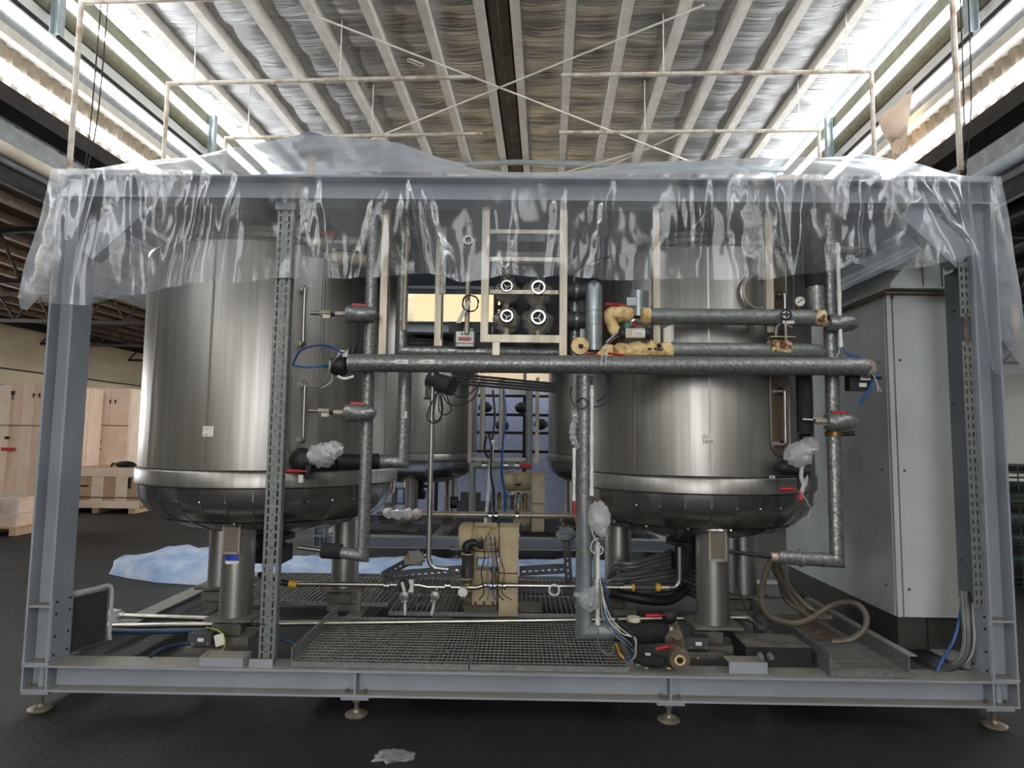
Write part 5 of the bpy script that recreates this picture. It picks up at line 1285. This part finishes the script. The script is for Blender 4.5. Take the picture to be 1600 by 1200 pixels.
g = MB(); g.obox(at(1049, 985, .25), X*.008, Z*.018, Yv*.002); g.build('tag', 'paper_white', t)
MB().ball(at(1046, 963, .3), (.045, .04, .045), 14, 10).build('rubber_joint', 'rubber_black', t)
lever(t, at(1040, 961, .28), at(1009, 962, .26), .018); lever(t, at(1052, 1009, .02), at(1024, 1014, .0), .018)
t = thing('insulated_pipe', 'black foam pipe from the thick pipe elbow to the strainer valve', 'pipe', at(975, 990, .25))
MB().tube([at(950, 984, .12), at(985, 990, .24), at(1038, 988, .32)], [.05, .06, .06], 18).build('foam_sleeve', 'foam_black', t)
MB().cyl(at(990, 985, .26), at(990, 970, .26), .04, n=16).build('tee', 'rubber_black', t); MB().lathe([(0, .012), (.036, .012), (.04, 0), (.04, -.012), (0, -.012)], at(990, 967, .26), n=18).build('cream_cap', 'wall_cream_cap', t)
MB().cyl(at(947, 986, .11), at(963, 986, .13), .047, n=18).build('steel_sleeve', 'galvanised', t)
MB().tube([at(962, 1005, .06), at(968, 1022, .04), at(975, 1030, .03)], .014, 10).build('drain_cock', 'brass', t)
t = thing('foam_offcut', 'black foam offcut with white tag on the beam beside the strainer', 'foam', at(1018, 1032, .08))
MB().tube(spline([at(992, 1028, .08), at(1005, 1030, .06), at(1020, 1033, .06), at(1038, 1033, .08)], 4), [.02, .026, .03, .032, .033, .034, .034, .034, .034, .034, .033, .03, .024], 12).build('foam', 'foam_black', t)
g = MB(); g.obox(at(1012, 1022, .03), X*.014, Z*.004, Yv*.01); g.build('tag', 'paper_white', t)
for k, (x, y) in enumerate(((982, 1046), (998, 1040), (1033, 1041), (1090, 1030), (944, 1020), (975, 1041), (1010, 1046), (1045, 1046))):
    p = atz(x, y, .262); MB_ = MB().ball(p+Z*.006, (.009+.004*(k % 3), .008, .006), 8, 6, .5, 9, k)
    solo(MB_, 'foam_crumb', 'foam_yellow', ['third', 'fourth', 'sixth', 'rightmost', 'leftmost', 'second', 'fifth', 'seventh'][k]+' pale foam crumb from the left on the base beam near the strainer', 'crumb', p, 'foam crumbs on the base beam')

# ================================================================== process line, pump and hoses in the middle
zl = at(700, 916, .8).z
t = thing('process_line', 'thin stainless process line with small valves running behind the gratings', 'pipe', at(600, 916, .8))
pl_ = [at(452, 912, .8), at(640, 914, .8), at(655, 914, .8), at(668, 917, .8), at(745, 918, .8), at(758, 914, .8), at(905, 916, .8), at(968, 918, .8)]
MB().tube(pl_, .016, 12).build('tube', 'bright_pipe', t)
def clampset(x, y, Y=.8, r=.028):
    c = at(x, y, Y); MB().lathe([(.017, -.022), (r, -.018), (r, -.006), (.02, -.004), (.02, .004), (r, .006), (r, .018), (.017, .022)], c, X, n=16).build('clamp', 'polished', t)
for x in (605, 628, 700, 770, 786): clampset(x, 915)
for x, y0 in ((633, 918), (683, 918), (724, 918)):
    a = at(x, y0, .78); b = at(x-(8 if x == 683 else 0), 962 if x != 724 else 938, .7)
    MB().tube([a, a.lerp(b, .35), a.lerp(b, .36), a.lerp(b, .55), a.lerp(b, .56), b], [.012, .012, .026, .026, .013, .013], 12).build('sample_branch', 'leg_steel', t)
    MB().lathe([(0, -.03), (.03, -.028), (.034, 0), (.03, .02), (0, .022)], a.lerp(b, .25)+V((0, -.03, 0)), -Yv, n=16).build('valve_head', 'polished' if x != 724 else 'plastic_white', t)
c = at(772, 906, .8); MB().cyl(c-Z*.03, c+Z*.05, .016, n=10).build('gauge_stem', 'brass', t); MB().cyl(c+Z*.05, c+Z*.085, .024, n=12).build('sensor', 'polished', t)
MB().torus(at(866, 922, .78), Yv, .034, .007).build('tape_ring', 'plastic_white', t)
c = at(630, 916, .74); MB().lathe([(0, -.02), (.04, -.018), (.042, .0), (.036, .012), (0, .014)], c, -Yv, n=18).build('actuator', 'rubber_black', t); g = MB(); g.obox(c+V((.004, -.018, 0)), V((.008, 0, .004)), V((-.01, 0, .03)), Yv*.002); g.build('actuator_label', 'paper_white', t)
g = MB(); c2 = at(641, 916, .76); g.box(c2+V((-.01, 0, -.04)), c2+V((.02, .03, .04))); g.build('bracket', 'plastic_white', t)
MB().cyl(at(563, 918, .8), at(560, 955, .8), .016, n=10).build('support_leg', 'dirty_plate', t)
MB().tube([at(452, 912, .8), at(430, 908, .8), at(405, 897, .85)], [.02, .02, .016], 10).build('black_end', 'rubber_black', t); MB().cyl(at(452, 912, .8), at(464, 914, .8), .024, n=12).build('yellow_coupling', 'yellow_tape', t)
t = thing('sight_glass', 'clear sight glass section between yellow couplings in front of the hose coil', 'sight glass', at(1007, 918, .75))
for xa, xb, rr, m_ in ((968, 975, .02, 'bright_pipe'), (974, 986, .034, 'polished'), (985, 991, .026, 'yellow_tape'), (991, 1024, .02, 'steel_dark'), (1024, 1031, .026, 'yellow_tape'), (1031, 1044, .034, 'polished')):
    MB().cyl(at(xa, 918, .75), at(xb, 918, .75), rr, n=14).build({'bright_pipe': 'tube', 'polished': 'union', 'yellow_tape': 'coupling', 'steel_dark': 'glass_tube'}[m_], m_, t)
MB().tube(spline([at(1044, 918, .75), at(1054, 917, .75), at(1061, 910, .75), at(1062, 895, .75), at(1062, 855, .75)], 4), .014, 10).build('riser', 'leg_steel', t)

# bent stainless tube coming down in the middle
a = at(676, 600, .45); b = at(674, 872, .45); b.x = a.x
t = thing('stainless_tube', 'bent stainless tube dropping vertically in the middle and turning right above the rail', 'tube', b)
MB().tube([a+Z*.12]+[a, b]+[b+V((.012, 0, -.035)), b+V((.04, 0, -.06)), at(716, 891, .45)], .0165, 12).build('tube', 'leg_steel', t)
g = MB(); c = at(706, 893, .43); g.obox(c, X*.022, Z*.028, Yv*.006); g.build('dark_clamp', 'steel_dark', t)
# cable bundle and dark box above it
t = thing('cable_entry', 'dark round junction with looped black cables under the long pipe', 'junction', at(690, 595, .4)); c = at(690, 600, .45)
MB().cyl(c+V((-.08, .05, .03)), c+V((.07, -.02, -.02)), .06, n=18).build('drum', 'steel_dark', t)
MB().cyl(c+V((-.09, 0, -.01)), c+V((-.09, 0, -.09)), .013, n=10).build('gland', 'dirty_plate', t); MB().lathe([(.02, 0), (.022, .012), (.0, .012)], c+V((-.09, 0, -.1)), n=12).build('gland_nut', 'steel_dark', t)
loops = [[(683, 612), (670, 640), (668, 655), (680, 661), (690, 650), (688, 618)], [(686, 612), (686, 640), (695, 648), (705, 640), (698, 618)], [(690, 612), (700, 630), (720, 633), (740, 622), (748, 605)], [(684, 612), (676, 650), (684, 658), (692, 640), (688, 612)], [(700, 605), (715, 620), (730, 618), (750, 600)]]
for l in loops: MB().tube(spline([at(x, y, .38) for x, y in l], 6), .0045, 7).build('black_cable', 'rubber_black', t)
t = thing('cable_tray', 'narrow dark cable tray of parallel tubes sloping right under the long pipe', 'cable tray', at(800, 600, .5))
for k in range(4): MB().cyl(at(706, 584+k*5, .55), at(868, 600+k*4, .5), .008, n=8).build('tray_tube', 'steel_dark', t)

# slotted rails on the floor with brown rag ends
def rail(label, p0, p1, wd, rag=True):
    u = (p1-p0).normalized(); L_ = (p1-p0).length; v = (Z-u*Z.dot(u)).normalized(); t = thing('slotted_rail', label, 'rail', p0)
    h = []; s_ = .02
    while s_+.03 < L_: h.append((s_, wd*.4, s_+.024, wd*.6)); s_ += .045
    g = MB(); g.perf(p0, u, v, L_, wd, h, .004); g.build('slotted_face', 'steel_dark', t)
    g = MB(); g.obox(p0+u*(L_/2)+v*wd+V((0, .02, 0)), u*(L_/2), v*.002, V((0, .022, 0))); g.build('top_flange', 'steel_dark', t)
    if rag: MB().ball(p1+v*wd*.5, V((.07, .05, .05)), 16, 10, .5, 8, 4).build('rag', 'rag', t)
    return t
pm('rag', S(150, 130, 100), S(110, 130, 140), rough=.9, scale=7, bump=.5)
rail('slotted rail lying left of the beige pump behind the process line', at(598, 908, .95), at(722, 898, .95), .055, False)
rail('slanting slotted rail with a rag on its end, left of the filter', at(600, 905, 1.0), at(650, 878, .9), .05)
rail('slotted rail lying right of the beige pump behind the process line', at(812, 900, 1.1), at(884, 896, 1.1), .06, False)
t = rail('upright slotted rail with a rag on top, left of the thick pipe', at(884, 930, 1.0), at(879, 835, 1.0), .05)

# beige belt-drive pump
def pump(o, s, label, cover=True):
    """electric motor with ribs, terminal box and a tall belt guard; o = base point, s = scale"""
    t = thing('belt_drive_pump', label, 'pump', o)
    def w(x, y, z): return V(o)+V((x, y, z))*s
    mz = .535
    MB().lathe([(q*s, e*s) for q, e in ((0, -.215), (.07, -.215), (.098, -.20), (.108, -.17), (.108, -.11), (.10, -.105))], w(0, 0, mz), X, n=26).build('fan_cover', 'motor_beige', t)
    MB().cyl(w(-.11, 0, mz), w(.09, 0, mz), .092*s, n=28).build('motor_body', 'motor_beige', t)
    for k in range(16):
        a = 2*PI*k/16; d = V((0, math.cos(a), math.sin(a)))
        MB().obox(w(-.01, 0, mz)+d*(.097*s), X*.085*s, d*.008*s, d.cross(X)*.0035*s).build('cooling_rib', 'motor_beige', t)
    tb_ = MB(); tb_.box(w(-.075, -.135, mz+.005), w(.02, -.05, mz+.085)); bx_ = tb_.build('terminal_box', 'motor_beige', t)
    MB().lathe([(0, 0), (.04*s, 0), (.045*s, -.01*s), (.045*s, -.02*s)], w(-.0275, -.152, mz+.045), -Yv, n=16).build('box_lid', 'guard_beige', bx_)
    g = MB(); g.prism([(-.095, 0), (.095, 0), (.095, .60), (.085, .63), (.06, .645), (-.06, .645), (-.085, .63), (-.095, .60)], w(.10, -.09, 0), Yv*s, Z*s, X, .14*s); gd = g.build('belt_guard', 'guard_beige', t)
    g = MB(); g.box(w(.115, -.192, .03), w(.225, -.186, .60)); g.build('guard_front', 'motor_beige', gd)
    g = MB(); g.box(w(.10, -.196, .3), w(.24, -.186, .31)); g.build('guard_seam', 'dirty_plate', gd)
    g = MB(); g.box(w(-.16, -.12, .0), w(.09, .12, .05)); g.build('base', 'dirty_plate', t)
    g = MB(); g.box(w(-.10, -.08, .05), w(.08, .08, .30)); g.build('gear_housing', 'guard_beige', t)
    g = MB(); g.box(w(-.12, -.10, .40), w(.09, .10, .435)); g.box(w(-.10, -.06, .30), w(-.07, .06, .40)); g.box(w(.05, -.06, .30), w(.08, .06, .40)); g.build('motor_plate', 'motor_beige', t)
    g = MB(); g.box(w(-.085, -.104, mz-.045), w(-.02, -.096, mz-.02)); g.build('name_plate', 'ink', t)
    for k in range(4): MB().cyl(w(-.14+k*.065, -.09, .05), w(-.14+k*.065, -.09, .075), .01*s, n=6).build('anchor_bolt', 'rusty', t)
    return t
bp_ = atz(775, 942, .30)
pump((at(795, 880, 1.1).x-.16, 1.12, .302), .95, 'beige electric belt drive pump standing on the front skid')
t = thing('filter_housing', 'small polished filter cylinder with black lever beside the beige pump', 'filter', at(731, 905, .85)); c = at(731, 885, .85)
MB().lathe([(0, -.10), (.03, -.10), (.042, -.085), (.042, .075), (.046, .08), (.046, .09), (0, .1)], c, n=22).build('cylinder', 'polished', t)
MB().torus(c+Z*.085, Z, .044, .006).build('clamp_ring', 'brushed_tube', t); MB().torus(c-Z*.08, Z, .042, .005).build('clamp_ring', 'brushed_tube', t)
MB().tube(spline([c+Z*.1, c+V((-.005, 0, .14)), c+V((.04, -.01, .16)), c+V((.1, -.01, .13))], 4), [.03, .034, .036, .036, .034, .03, .028, .026, .024, .022, .02, .018, .014], 10).build('black_lever', 'rubber_black', t)
MB().lathe([(0, -.02), (.028, -.02), (.034, 0), (.03, .015), (0, .02)], c+V((.0, -.02, -.14)), -Yv, n=16).build('yellow_valve', 'yellow_tape', t)
for k in range(5):
    flex(['first', 'second', 'third', 'fourth', 'fifth'][k]+' thin wire from the left hanging in front of the beige pump', [(752+k*7, 838, .72), (757+k*6, 868, .66), (752+k*9, 895, .66), (756+k*7, 925, .68), (748+k*13, 938, .66)], .004, ['rubber_black', 'wire_grey', 'wire_blue', 'rubber_black', 'rusty'][k], 'wire', 'wire', group='wires at the beige pump')

# dark hose coil under the right tank
for k in range(9):
    z_ = k*7.4
    flex(['topmost', 'second', 'third', 'fourth', 'fifth', 'sixth', 'seventh', 'eighth', 'lowest'][k]+' turn of the dark hose coil under the right tank',
         [(952+3*(k % 3), 905+z_*.2, 1.05), (962, 893+z_*.45-12*(k < 3), .98+.03*(k % 2)), (990, 880+z_*.75, .95+.02*(k % 3)), (1030, 868+z_*.95, 1.0), (1062, 862+z_*1.0, 1.1), (1085, 872+z_, 1.3)], .018, 'hose_dark', 'hose', 'hose', group='turns of the dark hose coil')
coil('thick black hose lying below the dark hose coil', [(955, 925, .9), (985, 932, .85), (1020, 938, .85), (1050, 936, .9), (1072, 920, 1.0)], .034, 'rubber_black')
# horizontal grey plastic pipe across behind the pump
a, b = at(655, 803, 2.3), at(898, 806, 2.3); t = thing('plastic_pipe', 'long grey pipe crossing between the tanks behind the beige pump', 'pipe', a)
MB().tube([a, b+X*.4], .028, 14).build('pipe', 'brushed_tube', t)
MB().tube(spline([at(600, 800, 2.3), at(618, 803, 2.28), at(640, 802, 2.3), a], 4), [.03+.012*(i % 3) for i in range(13)], 10).build('film_wrapped_end', 'wrap_milky', t)
MB().cyl(a-X*.06, a+X*.02, .034, n=14).build('yellow_cuff', 'wood_pale', t)
for x in (766, 775, 808): c = at(x, 806, 2.28); MB().lathe([(.03, -.02), (.042, -.015), (.042, .015), (.03, .02)], c, X, n=14).build('union', 'polished', t)
for x in (766, 808): c = at(x, 806, 2.26); MB().cyl(c, c-Z*.14, .022, n=10).build('drop_leg', 'leg_steel', t); MB().ball(c-Z*.17, .03, 10, 8).build('cock', 'plastic_white' if x > 800 else 'steel_dark', t)

# ================================================================== second skid behind, same build
S2 = V((.1, 4.66, 0))
skid(S2, 'second grey steel skid frame farther back, mostly hidden behind the front skid', False)
T3, T4 = V((-1.46, 5.72, 0)), V((1.24, 5.72, 0))
tank(T3, R1, 'rear stainless steel tank showing between the speckled pipe and the pump, left side', .02, False, False)
tank(T4, R2, 'rear stainless steel tank mostly hidden behind the thick vertical pipe, right side', .06, False, False)
def sq(x, y0, y1, Y, wd, label, mt='brushed_tube'):
    a, b = at(x, y0, Y), at(x, y1, Y); t = thing('square_post', label, 'post', (a.x, Y, b.z))
    g = MB(); g.box((a.x-wd/2, Y-wd/2, b.z), (a.x+wd/2, Y+wd/2, a.z)); g.build('tube', mt, t)
    g = MB(); g.box((a.x-wd*.7, Y-wd*.7, b.z-.01), (a.x+wd*.7, Y+wd*.7, b.z)); g.build('foot_plate', mt, t)
for x, lab in ((736, 'left'), (840, 'right')):
    sq(x, 590, 722, 5.1, .05, lab+' post of the pale rear pipe frame between the rear tanks')
t = thing('pipe_frame_bar', 'pale horizontal bar of the rear pipe frame', 'bar', at(735, 718, 5.1)); a, b = at(735, 717, 5.1), at(842, 714, 5.1)
g = MB(); g.box((a.x, 5.08, a.z-.02), (b.x, 5.12, a.z+.02)); g.build('tube', 'brushed_tube', t); g = MB(); g.box((a.x+.02, 5.07, a.z+.02), (b.x-.02, 5.08, a.z+.024)); g.build('angle', 'brushed_tube', t)
def vp(label, x, y0, y1, Y, r, mt, elbow=None):
    a, b = at(x, y0, Y), at(x, y1, Y); t = thing('rear_pipe', label, 'pipe', b); pts = [V((b.x, Y, a.z)), b]
    if elbow: pts.append(V((at(elbow, y1, Y).x, Y, b.z)))
    MB().tube(pts, r, 12).build('casing', mt, t)
    c = pts[0].lerp(pts[1], .3); MB().cyl(c-Z*.02, c+Z*.02, r*1.2, n=12).build('sleeve', mt, t)
    return t
vp('rear pale vertical pipe with hook end, left of centre', 753, 590, 700, 4.9, .035, 'brushed_tube', 758)
vp('rear pale vertical pipe with hook end, right of centre', 783, 590, 700, 4.9, .035, 'brushed_tube', 779)
vp('rear grey pipe with a thicker sleeve right of centre', 826, 610, 735, 4.9, .045, 'galvanised_dull')
t = thing('rear_pipe', 'rear square bend of grey pipe around the rear pump', 'pipe', at(738, 795, 4.8))
MB().tube([at(738, 800, 4.8), at(738, 727, 4.8), at(822, 727, 4.8)], .045, 14).build('casing', 'galvanised_dull', t)
for x in (757, 790, 808): c = at(x, 727, 4.8); MB().cyl(c-X*.03, c+X*.03, .052, n=14).build('union', 'polished', t)
c = at(812, 728, 4.75); MB().cyl(c, c+X*.14, .03, n=10).build('red_cock', 'handle_red', t)
sp_ = thing('white_pole', 'slim white pole leaning between the rear pipes', 'pole', at(760, 798, 4.5)); MB().cyl((at(756, 800, 4.5).x, 4.72, .256), at(770, 690, 4.5), .022, n=10).build('pole', 'plastic_white', sp_); MB().ball(at(770, 690, 4.5), .026, 10, 8).build('tip', 'plastic_white', sp_)
for k, (x, m_) in enumerate(((787, 'wire_blue'), (770, 'rubber_black'))):
    flex(['bright blue', 'thin black'][k]+' cable hanging down between the rear pipes', [(x, 610, 4.6), (x+3, 650, 4.55), (x-1, 690, 4.5), (x-3, 740, 4.5), (x+2, 775, 4.6), ('w', (at(x, 775, 4.6).x, 4.72, .262))], .014, m_)
flex('black cable looping at the rear vertical pipes', [(760, 680, 4.6), (757, 700, 4.6), (763, 715, 4.6), (768, 700, 4.6), (764, 678, 4.6)], .014, 'rubber_black')
bp2 = at(840, 780, 5.2)
pump((bp2.x-.205, 5.2, .30), 1.2, 'rear beige electric pump on the second skid, above the front one')
t = thing('gear_unit', 'dark grey gear unit on the second skid left of the rear pump', 'gear unit', at(735, 825, 5.0)); c = at(737, 805, 5.0)
g = MB(); g.box(c+V((-.2, 0, -.22)), c+V((.24, .3, .16))); g.box(c+V((-.16, .02, .16)), c+V((.1, .28, .28))); g.build('housing', 'steel_dark', t)
MB().cyl(c+V((-.3, .15, .15)), c+V((-.2, .15, .15)), .08, n=16).build('shaft_cover', 'rubber_black', t); g = MB(); g.box(c+V((.0, -.004, .02)), c+V((.18, 0, .04))); g.build('red_mark', 'ink_red', t)
for k in range(6):
    c = at(770+k*10, 785, 5.0); t = thing('manifold_valve', ['first', 'second', 'third', 'fourth', 'fifth', 'sixth'][k]+' small manifold valve from the left under the rear motor', 'valve', c, 'manifold valves under the rear motor')
    MB().lathe([(0, -.09), (.025, -.09), (.03, -.05), (.02, -.03), (.02, .03), (.032, .05), (.03, .1), (0, .1)], c, n=12).build('body', ['galvanised_dull', 'brass', 'polished', 'steel_dark', 'polished', 'brass'][k], t)
    MB().cyl(c+Z*.1, c+Z*.13, .02, n=10).build('knob', ['wire_blue', 'rubber_black', 'wire_blue', 'plastic_white', 'rubber_black', 'wire_blue'][k], t)
# machinery silhouettes on the rear skid: small valves left of the rear leg
for k, x in enumerate((608, 625)):
    c = at(x, 775, 4.9); t = thing('bracket_frame', ['left', 'right'][k]+' small pale bracket frame beside the rear tank leg', 'bracket', c)
    MB().tube([c+V((-.05, 0, -.1)), c+V((-.05, 0, .1)), c+V((.05, 0, .1)), c+V((.05, 0, -.1))], .014, 6, closed=True).build('frame', 'dirty_plate', t); g = MB(); g.box(c+V((-.03, .02, -.08)), c+V((.03, .03, .04))); g.build('plate', 'tarp_blue', t)
# blue woven tarpaulin hung behind the second skid, clear film above, struts in front of it
P = []
for j in range(25):
    v = j/24; P.append([V((-3.4+6.6*i/60, 8.9+.05*noise.noise(V((i*.25, v*2, 5)))+.03*math.sin(i*.9), 2.62-2.58*v+.02*math.sin(i*.4)*(1-v))) for i in range(61)])
m_ = pm('mesh_blue_weave', S(208, 217, 240), S(172, 188, 228), rough=.6, scale=26, stretch=(1, 1, 2), lo=.4, hi=.6)
solo(MB().grid(P), 'blue_tarpaulin', 'mesh_blue_weave', 'blue woven tarpaulin hanging behind the rear pumps', 'tarpaulin', (0, 8.9, .04))
t = thing('rear_brace', 'dark steel rack in front of the blue tarpaulin', 'rack', (-.5, 8.2, 0))
for z in (2.3, 1.95, 1.62, 1.28): MB().bar((-1.6, 8.2, z), (1.3, 8.2, z), .07, .05).build('rail', 'truss_dark', t)
for x in (-1.5, .1, 1.25): MB().bar((x, 8.23, 0), (x, 8.23, 2.75), .06, .06).build('upright', 'truss_dark', t)
for x, z in ((-.62, 1.98), (-.3, 1.65), (.05, 1.98), (.4, 1.68), (-.05, 2.33)): g = MB(); g.ball((x, 8.12, z+.1), (.13, .07, .1), 12, 8, .2, 6, x); g.build('dark_bundle', 'rubber_black', t)
P = [[V((-3.4+6.6*i/40, 7.13+.03*noise.noise(V((i*.4, j*.5, 9))), 3.05-.8*j/8)) for i in range(41)] for j in range(9)]
solo(MB().grid(P), 'plastic_sheet', 'wrap_milky', 'milky plastic sheet hanging from the second skid in front of the blue tarpaulin', 'plastic sheet', (0, 7.13, 2.5))

# ================================================================== blue tarpaulin lying on the floor between the skids
P = []
for j in range(23):
    v = j/22; row = []
    for i in range(111):
        u = i/110; x = -4.42+6.4*u
        wd = min(1, .35+u*6) if u < .12 else 1.0
        yc = 3.62-.1*min(1, u*5)+.35*max(0, min(1, (u-.2)*4)); y = yc+(v-.5)*(1.0+.55*max(0, min(1, (u-.2)*4)))*wd*(1+.12*noise.noise(V((u*14, 1, 0))))
        roll = max(0, 1-u/.42); e = math.sin(PI*v)**.6
        h = e*((.10+.16*min(1, u*12))*roll+.06)+e*.09*noise.noise(V((x*2.3, y*3, 2)))+e*.05*noise.noise(V((x*6, y*6, 4)))
        row.append(V((x+.05*noise.noise(V((v*5, u*9, 3))), y, max(.004, h))))
    P.append(row)
solo(MB().grid(P), 'floor_tarpaulin', 'tarp_blue', 'crumpled pale blue tarpaulin lying on the floor between the two skids', 'tarpaulin', (-1, 3.5, 0), angle=180)

# ================================================================== crates on the left
def crate(label, px0, px1, ybot, ytop, Y, dep, boards, mt, bands=(), marks=(), group=None, rotz=0.):
    a = at(px0, ybot, Y); b = at(px1, ybot, Y); zt = at(px0, ytop, Y).z; wd = b.x-a.x
    t = thing('wooden_crate', label, 'crate', (a.x, Y, 0), group)
    g = MB(); g.box((a.x+.01, Y+.02, .12), (b.x-.01, Y+dep, zt-.01)); g.build('core', mt, t)
    n = boards; bw = wd/n
    for k in range(n):
        g = MB(); pr = .014 if k % 2 else 0; g.box((a.x+k*bw+.004, Y-pr, .14), (a.x+(k+1)*bw-.004, Y+.02, zt)); g.build('plank', mt if k % 2 == 0 else 'wood_pale', t)
    n = max(3, int(dep/.5))
    for k in range(n):
        g = MB(); g.box((b.x-.01, Y+.02+k*dep/n+.004, .14), (b.x+.012, Y+.02+(k+1)*dep/n-.004, zt)); g.build('plank', mt, t)
    for z in bands:
        g = MB(); g.box((a.x, Y-.026, z-.008), (b.x+.014, Y-.015, z+.008)); g.build('strap', 'steel_dark', t)
    for z0, z1 in ((.1, .24), (zt-.16, zt)) if zt < 1.6 else ((.1, .24),):
        g = MB(); g.box((a.x, Y-.03, z0), (b.x+.014, Y-.0145, z1)); g.build('batten', 'wood_pale', t)
    for k in range(3):
        g = MB(); x = a.x+wd*(.02+.43*k); g.box((x, Y, 0), (x+.12, Y+dep, .10)); g.build('skid_runner', 'wood_brown', t)
    for x, y, w_, h_, m2 in marks:
        p = at(x, y, Y-.02)
        if m2 == 'arrows':
            for dx in (-.06, .06):
                g = MB(); g.prism([(-.035, 0), (.035, 0), (0, .06)], p+V((dx, -.016, 0)), X, Z, -Yv, .002); g.build('arrow_mark', 'ink', t); g = MB(); g.box(p+V((dx-.012, -.018, -.05)), p+V((dx+.012, -.016, 0))); g.build('arrow_mark', 'ink', t)
        elif m2 == 'glass':
            g = MB(); g.prism([(-.05, .08), (.05, .08), (.03, .0), (.01, -.02), (.01, -.07), (.045, -.09), (-.045, -.09), (-.01, -.07), (-.01, -.02), (-.03, 0)], p+V((0, -.016, 0)), X, Z, -Yv, .002); g.build('glass_mark', 'ink', t)
        else:
            g = MB(); g.box(p+V((-w_/2, -.018, -h_/2)), p+V((w_/2, -.016, h_/2))); g.build('stamp', m2, t)
    return t
crate('tall pale plywood crate at the far left behind the wrapped pallet', -70, 78, 800, 600, 9.6, 1.4, 8, 'wood_ply', bands=(1.66,), marks=((21, 617, 0, 0, 'glass'), (58, 618, 0, 0, 'arrows'), (14, 702, .30, .07, 'ink_red'), (12, 684, .10, .06, 'ink')))
crate('tall pale plywood crate behind the left column, under the cream wall', 100, 193, 800, 606, 11.2, 1.4, 6, 'wood_pale', bands=(1.7,), marks=((143, 626, 0, 0, 'glass'), (177, 628, 0, 0, 'arrows'), (150, 690, .26, .07, 'ink_red'), (151, 702, .22, .05, 'ink_red'), (133, 687, .08, .05, 'ink'), (145, 614, .4, .04, 'ink_red')))
crate('long low plywood crate on the floor left of the tank', 84, 216, 802, 730, 8.7, 1.5, 7, 'wood_brown', bands=(.3,), marks=((133, 759, .16, .03, 'ink'), (203, 755, .06, .2, 'ink')))
crate('distant cardboard coloured crate beside the left tank edge', 186, 222, 760, 636, 14.0, 1.2, 3, 'cardboard', marks=((193, 645, .1, .12, 'ink'), (203, 645, .08, .1, 'ink')))
t = thing('black_bag', 'black bag lying on top of the low plywood crate', 'bag', at(195, 731, 9.2)); c = at(196, 726, 9.2)
MB().ball(c, (.2, .12, .07), 16, 10, .3, 6, 2).build('bag', 'rubber_black', t); MB().tube(spline([c+V((-.15, 0, 0)), c+V((-.24, -.02, .02)), c+V((-.28, 0, -.04))], 4), .02, 6).build('strap', 'rubber_black', t)
p0 = atz(0, 838, 0); p1 = atz(52, 832, 0)
t = thing('wrapped_pallet', 'film wrapped pallet of brown boxes at the far left edge', 'pallet', (p0.x, p0.y, 0)); xa, xb, ya = p0.x-.9, p1.x, p0.y+.05
for k in range(7): g = MB(); g.box((xa, ya+k*.14, .10), (xb, ya+k*.14+.1, .125)); g.build('deck_board', 'wood_brown', t)
for k in range(3): g = MB(); g.box((xa+k*(xb-xa-.1)/2, ya, 0), (xa+.1+k*(xb-xa-.1)/2, ya+.95, .10)); g.build('pallet_block', 'wood_brown', t)
for i in range(4):
    for j in range(2):
        x0 = xa+.03+i*(xb-xa-.06)/4; g = MB(); g.box((x0, ya+.05, .125+j*.19), (x0+(xb-xa-.06)/4-.015, ya+.85, .125+j*.19+.185)); g.build('box', ['wood_ply', 'cardboard', 'paper_white', 'wood_ply'][(i+j) % 4], t)
g = MB(); P = []
for j in range(8):
    v = j/7; P.append([V((xa-.01+(xb-xa+.03)*i/24, ya+.02+.02*noise.noise(V((i*.7, v*5, 1))), .13+.42*v)) for i in range(25)])
P.append([V((xa+(xb-xa+.02)*i/24, ya+.5, .57+.02*noise.noise(V((i*.9, 2, 1))))) for i in range(25)])
g.grid(P); g.build('stretch_film', 'wrap_plastic', t)
# right edge: green wire pallets stacked
c = at(1588, 700, 3.4); zt = at(1588, 720, 3.4).z; t = thing('wire_cage_stack', 'stack of dark green wire pallet cages at the right edge', 'cage', (c.x, 3.4, 0))
x0 = at(1572, 700, 3.4).x
z = 0.; 
while z < zt-.05:
    for k in range(12): MB().cyl((x0+k*.11, 3.4, z), (x0+k*.11, 3.4, z+.2), .007, n=5).build('wire', 'green_wire', t)
    for zz in (z+.02, z+.07, z+.12): MB().cyl((x0, 3.4, zz), (x0+1.25, 3.4, zz), .009, n=5).build('rail', 'green_wire', t)
    g = MB(); g.box((x0, 3.42, z+.13), (x0+1.25, 4.3, z+.19)); g.build('deck', 'rubber_black', t); z += .22
# crumpled film on the floor in front
p = atz(615, 1185, 0); solo(MB().ball(p+Z*.012, (.09, .05, .018), 18, 10, .6, 9, 6), 'plastic_scrap', 'wrap_plastic', 'crumpled clear film scrap on the floor in front of the skid', 'plastic', p)
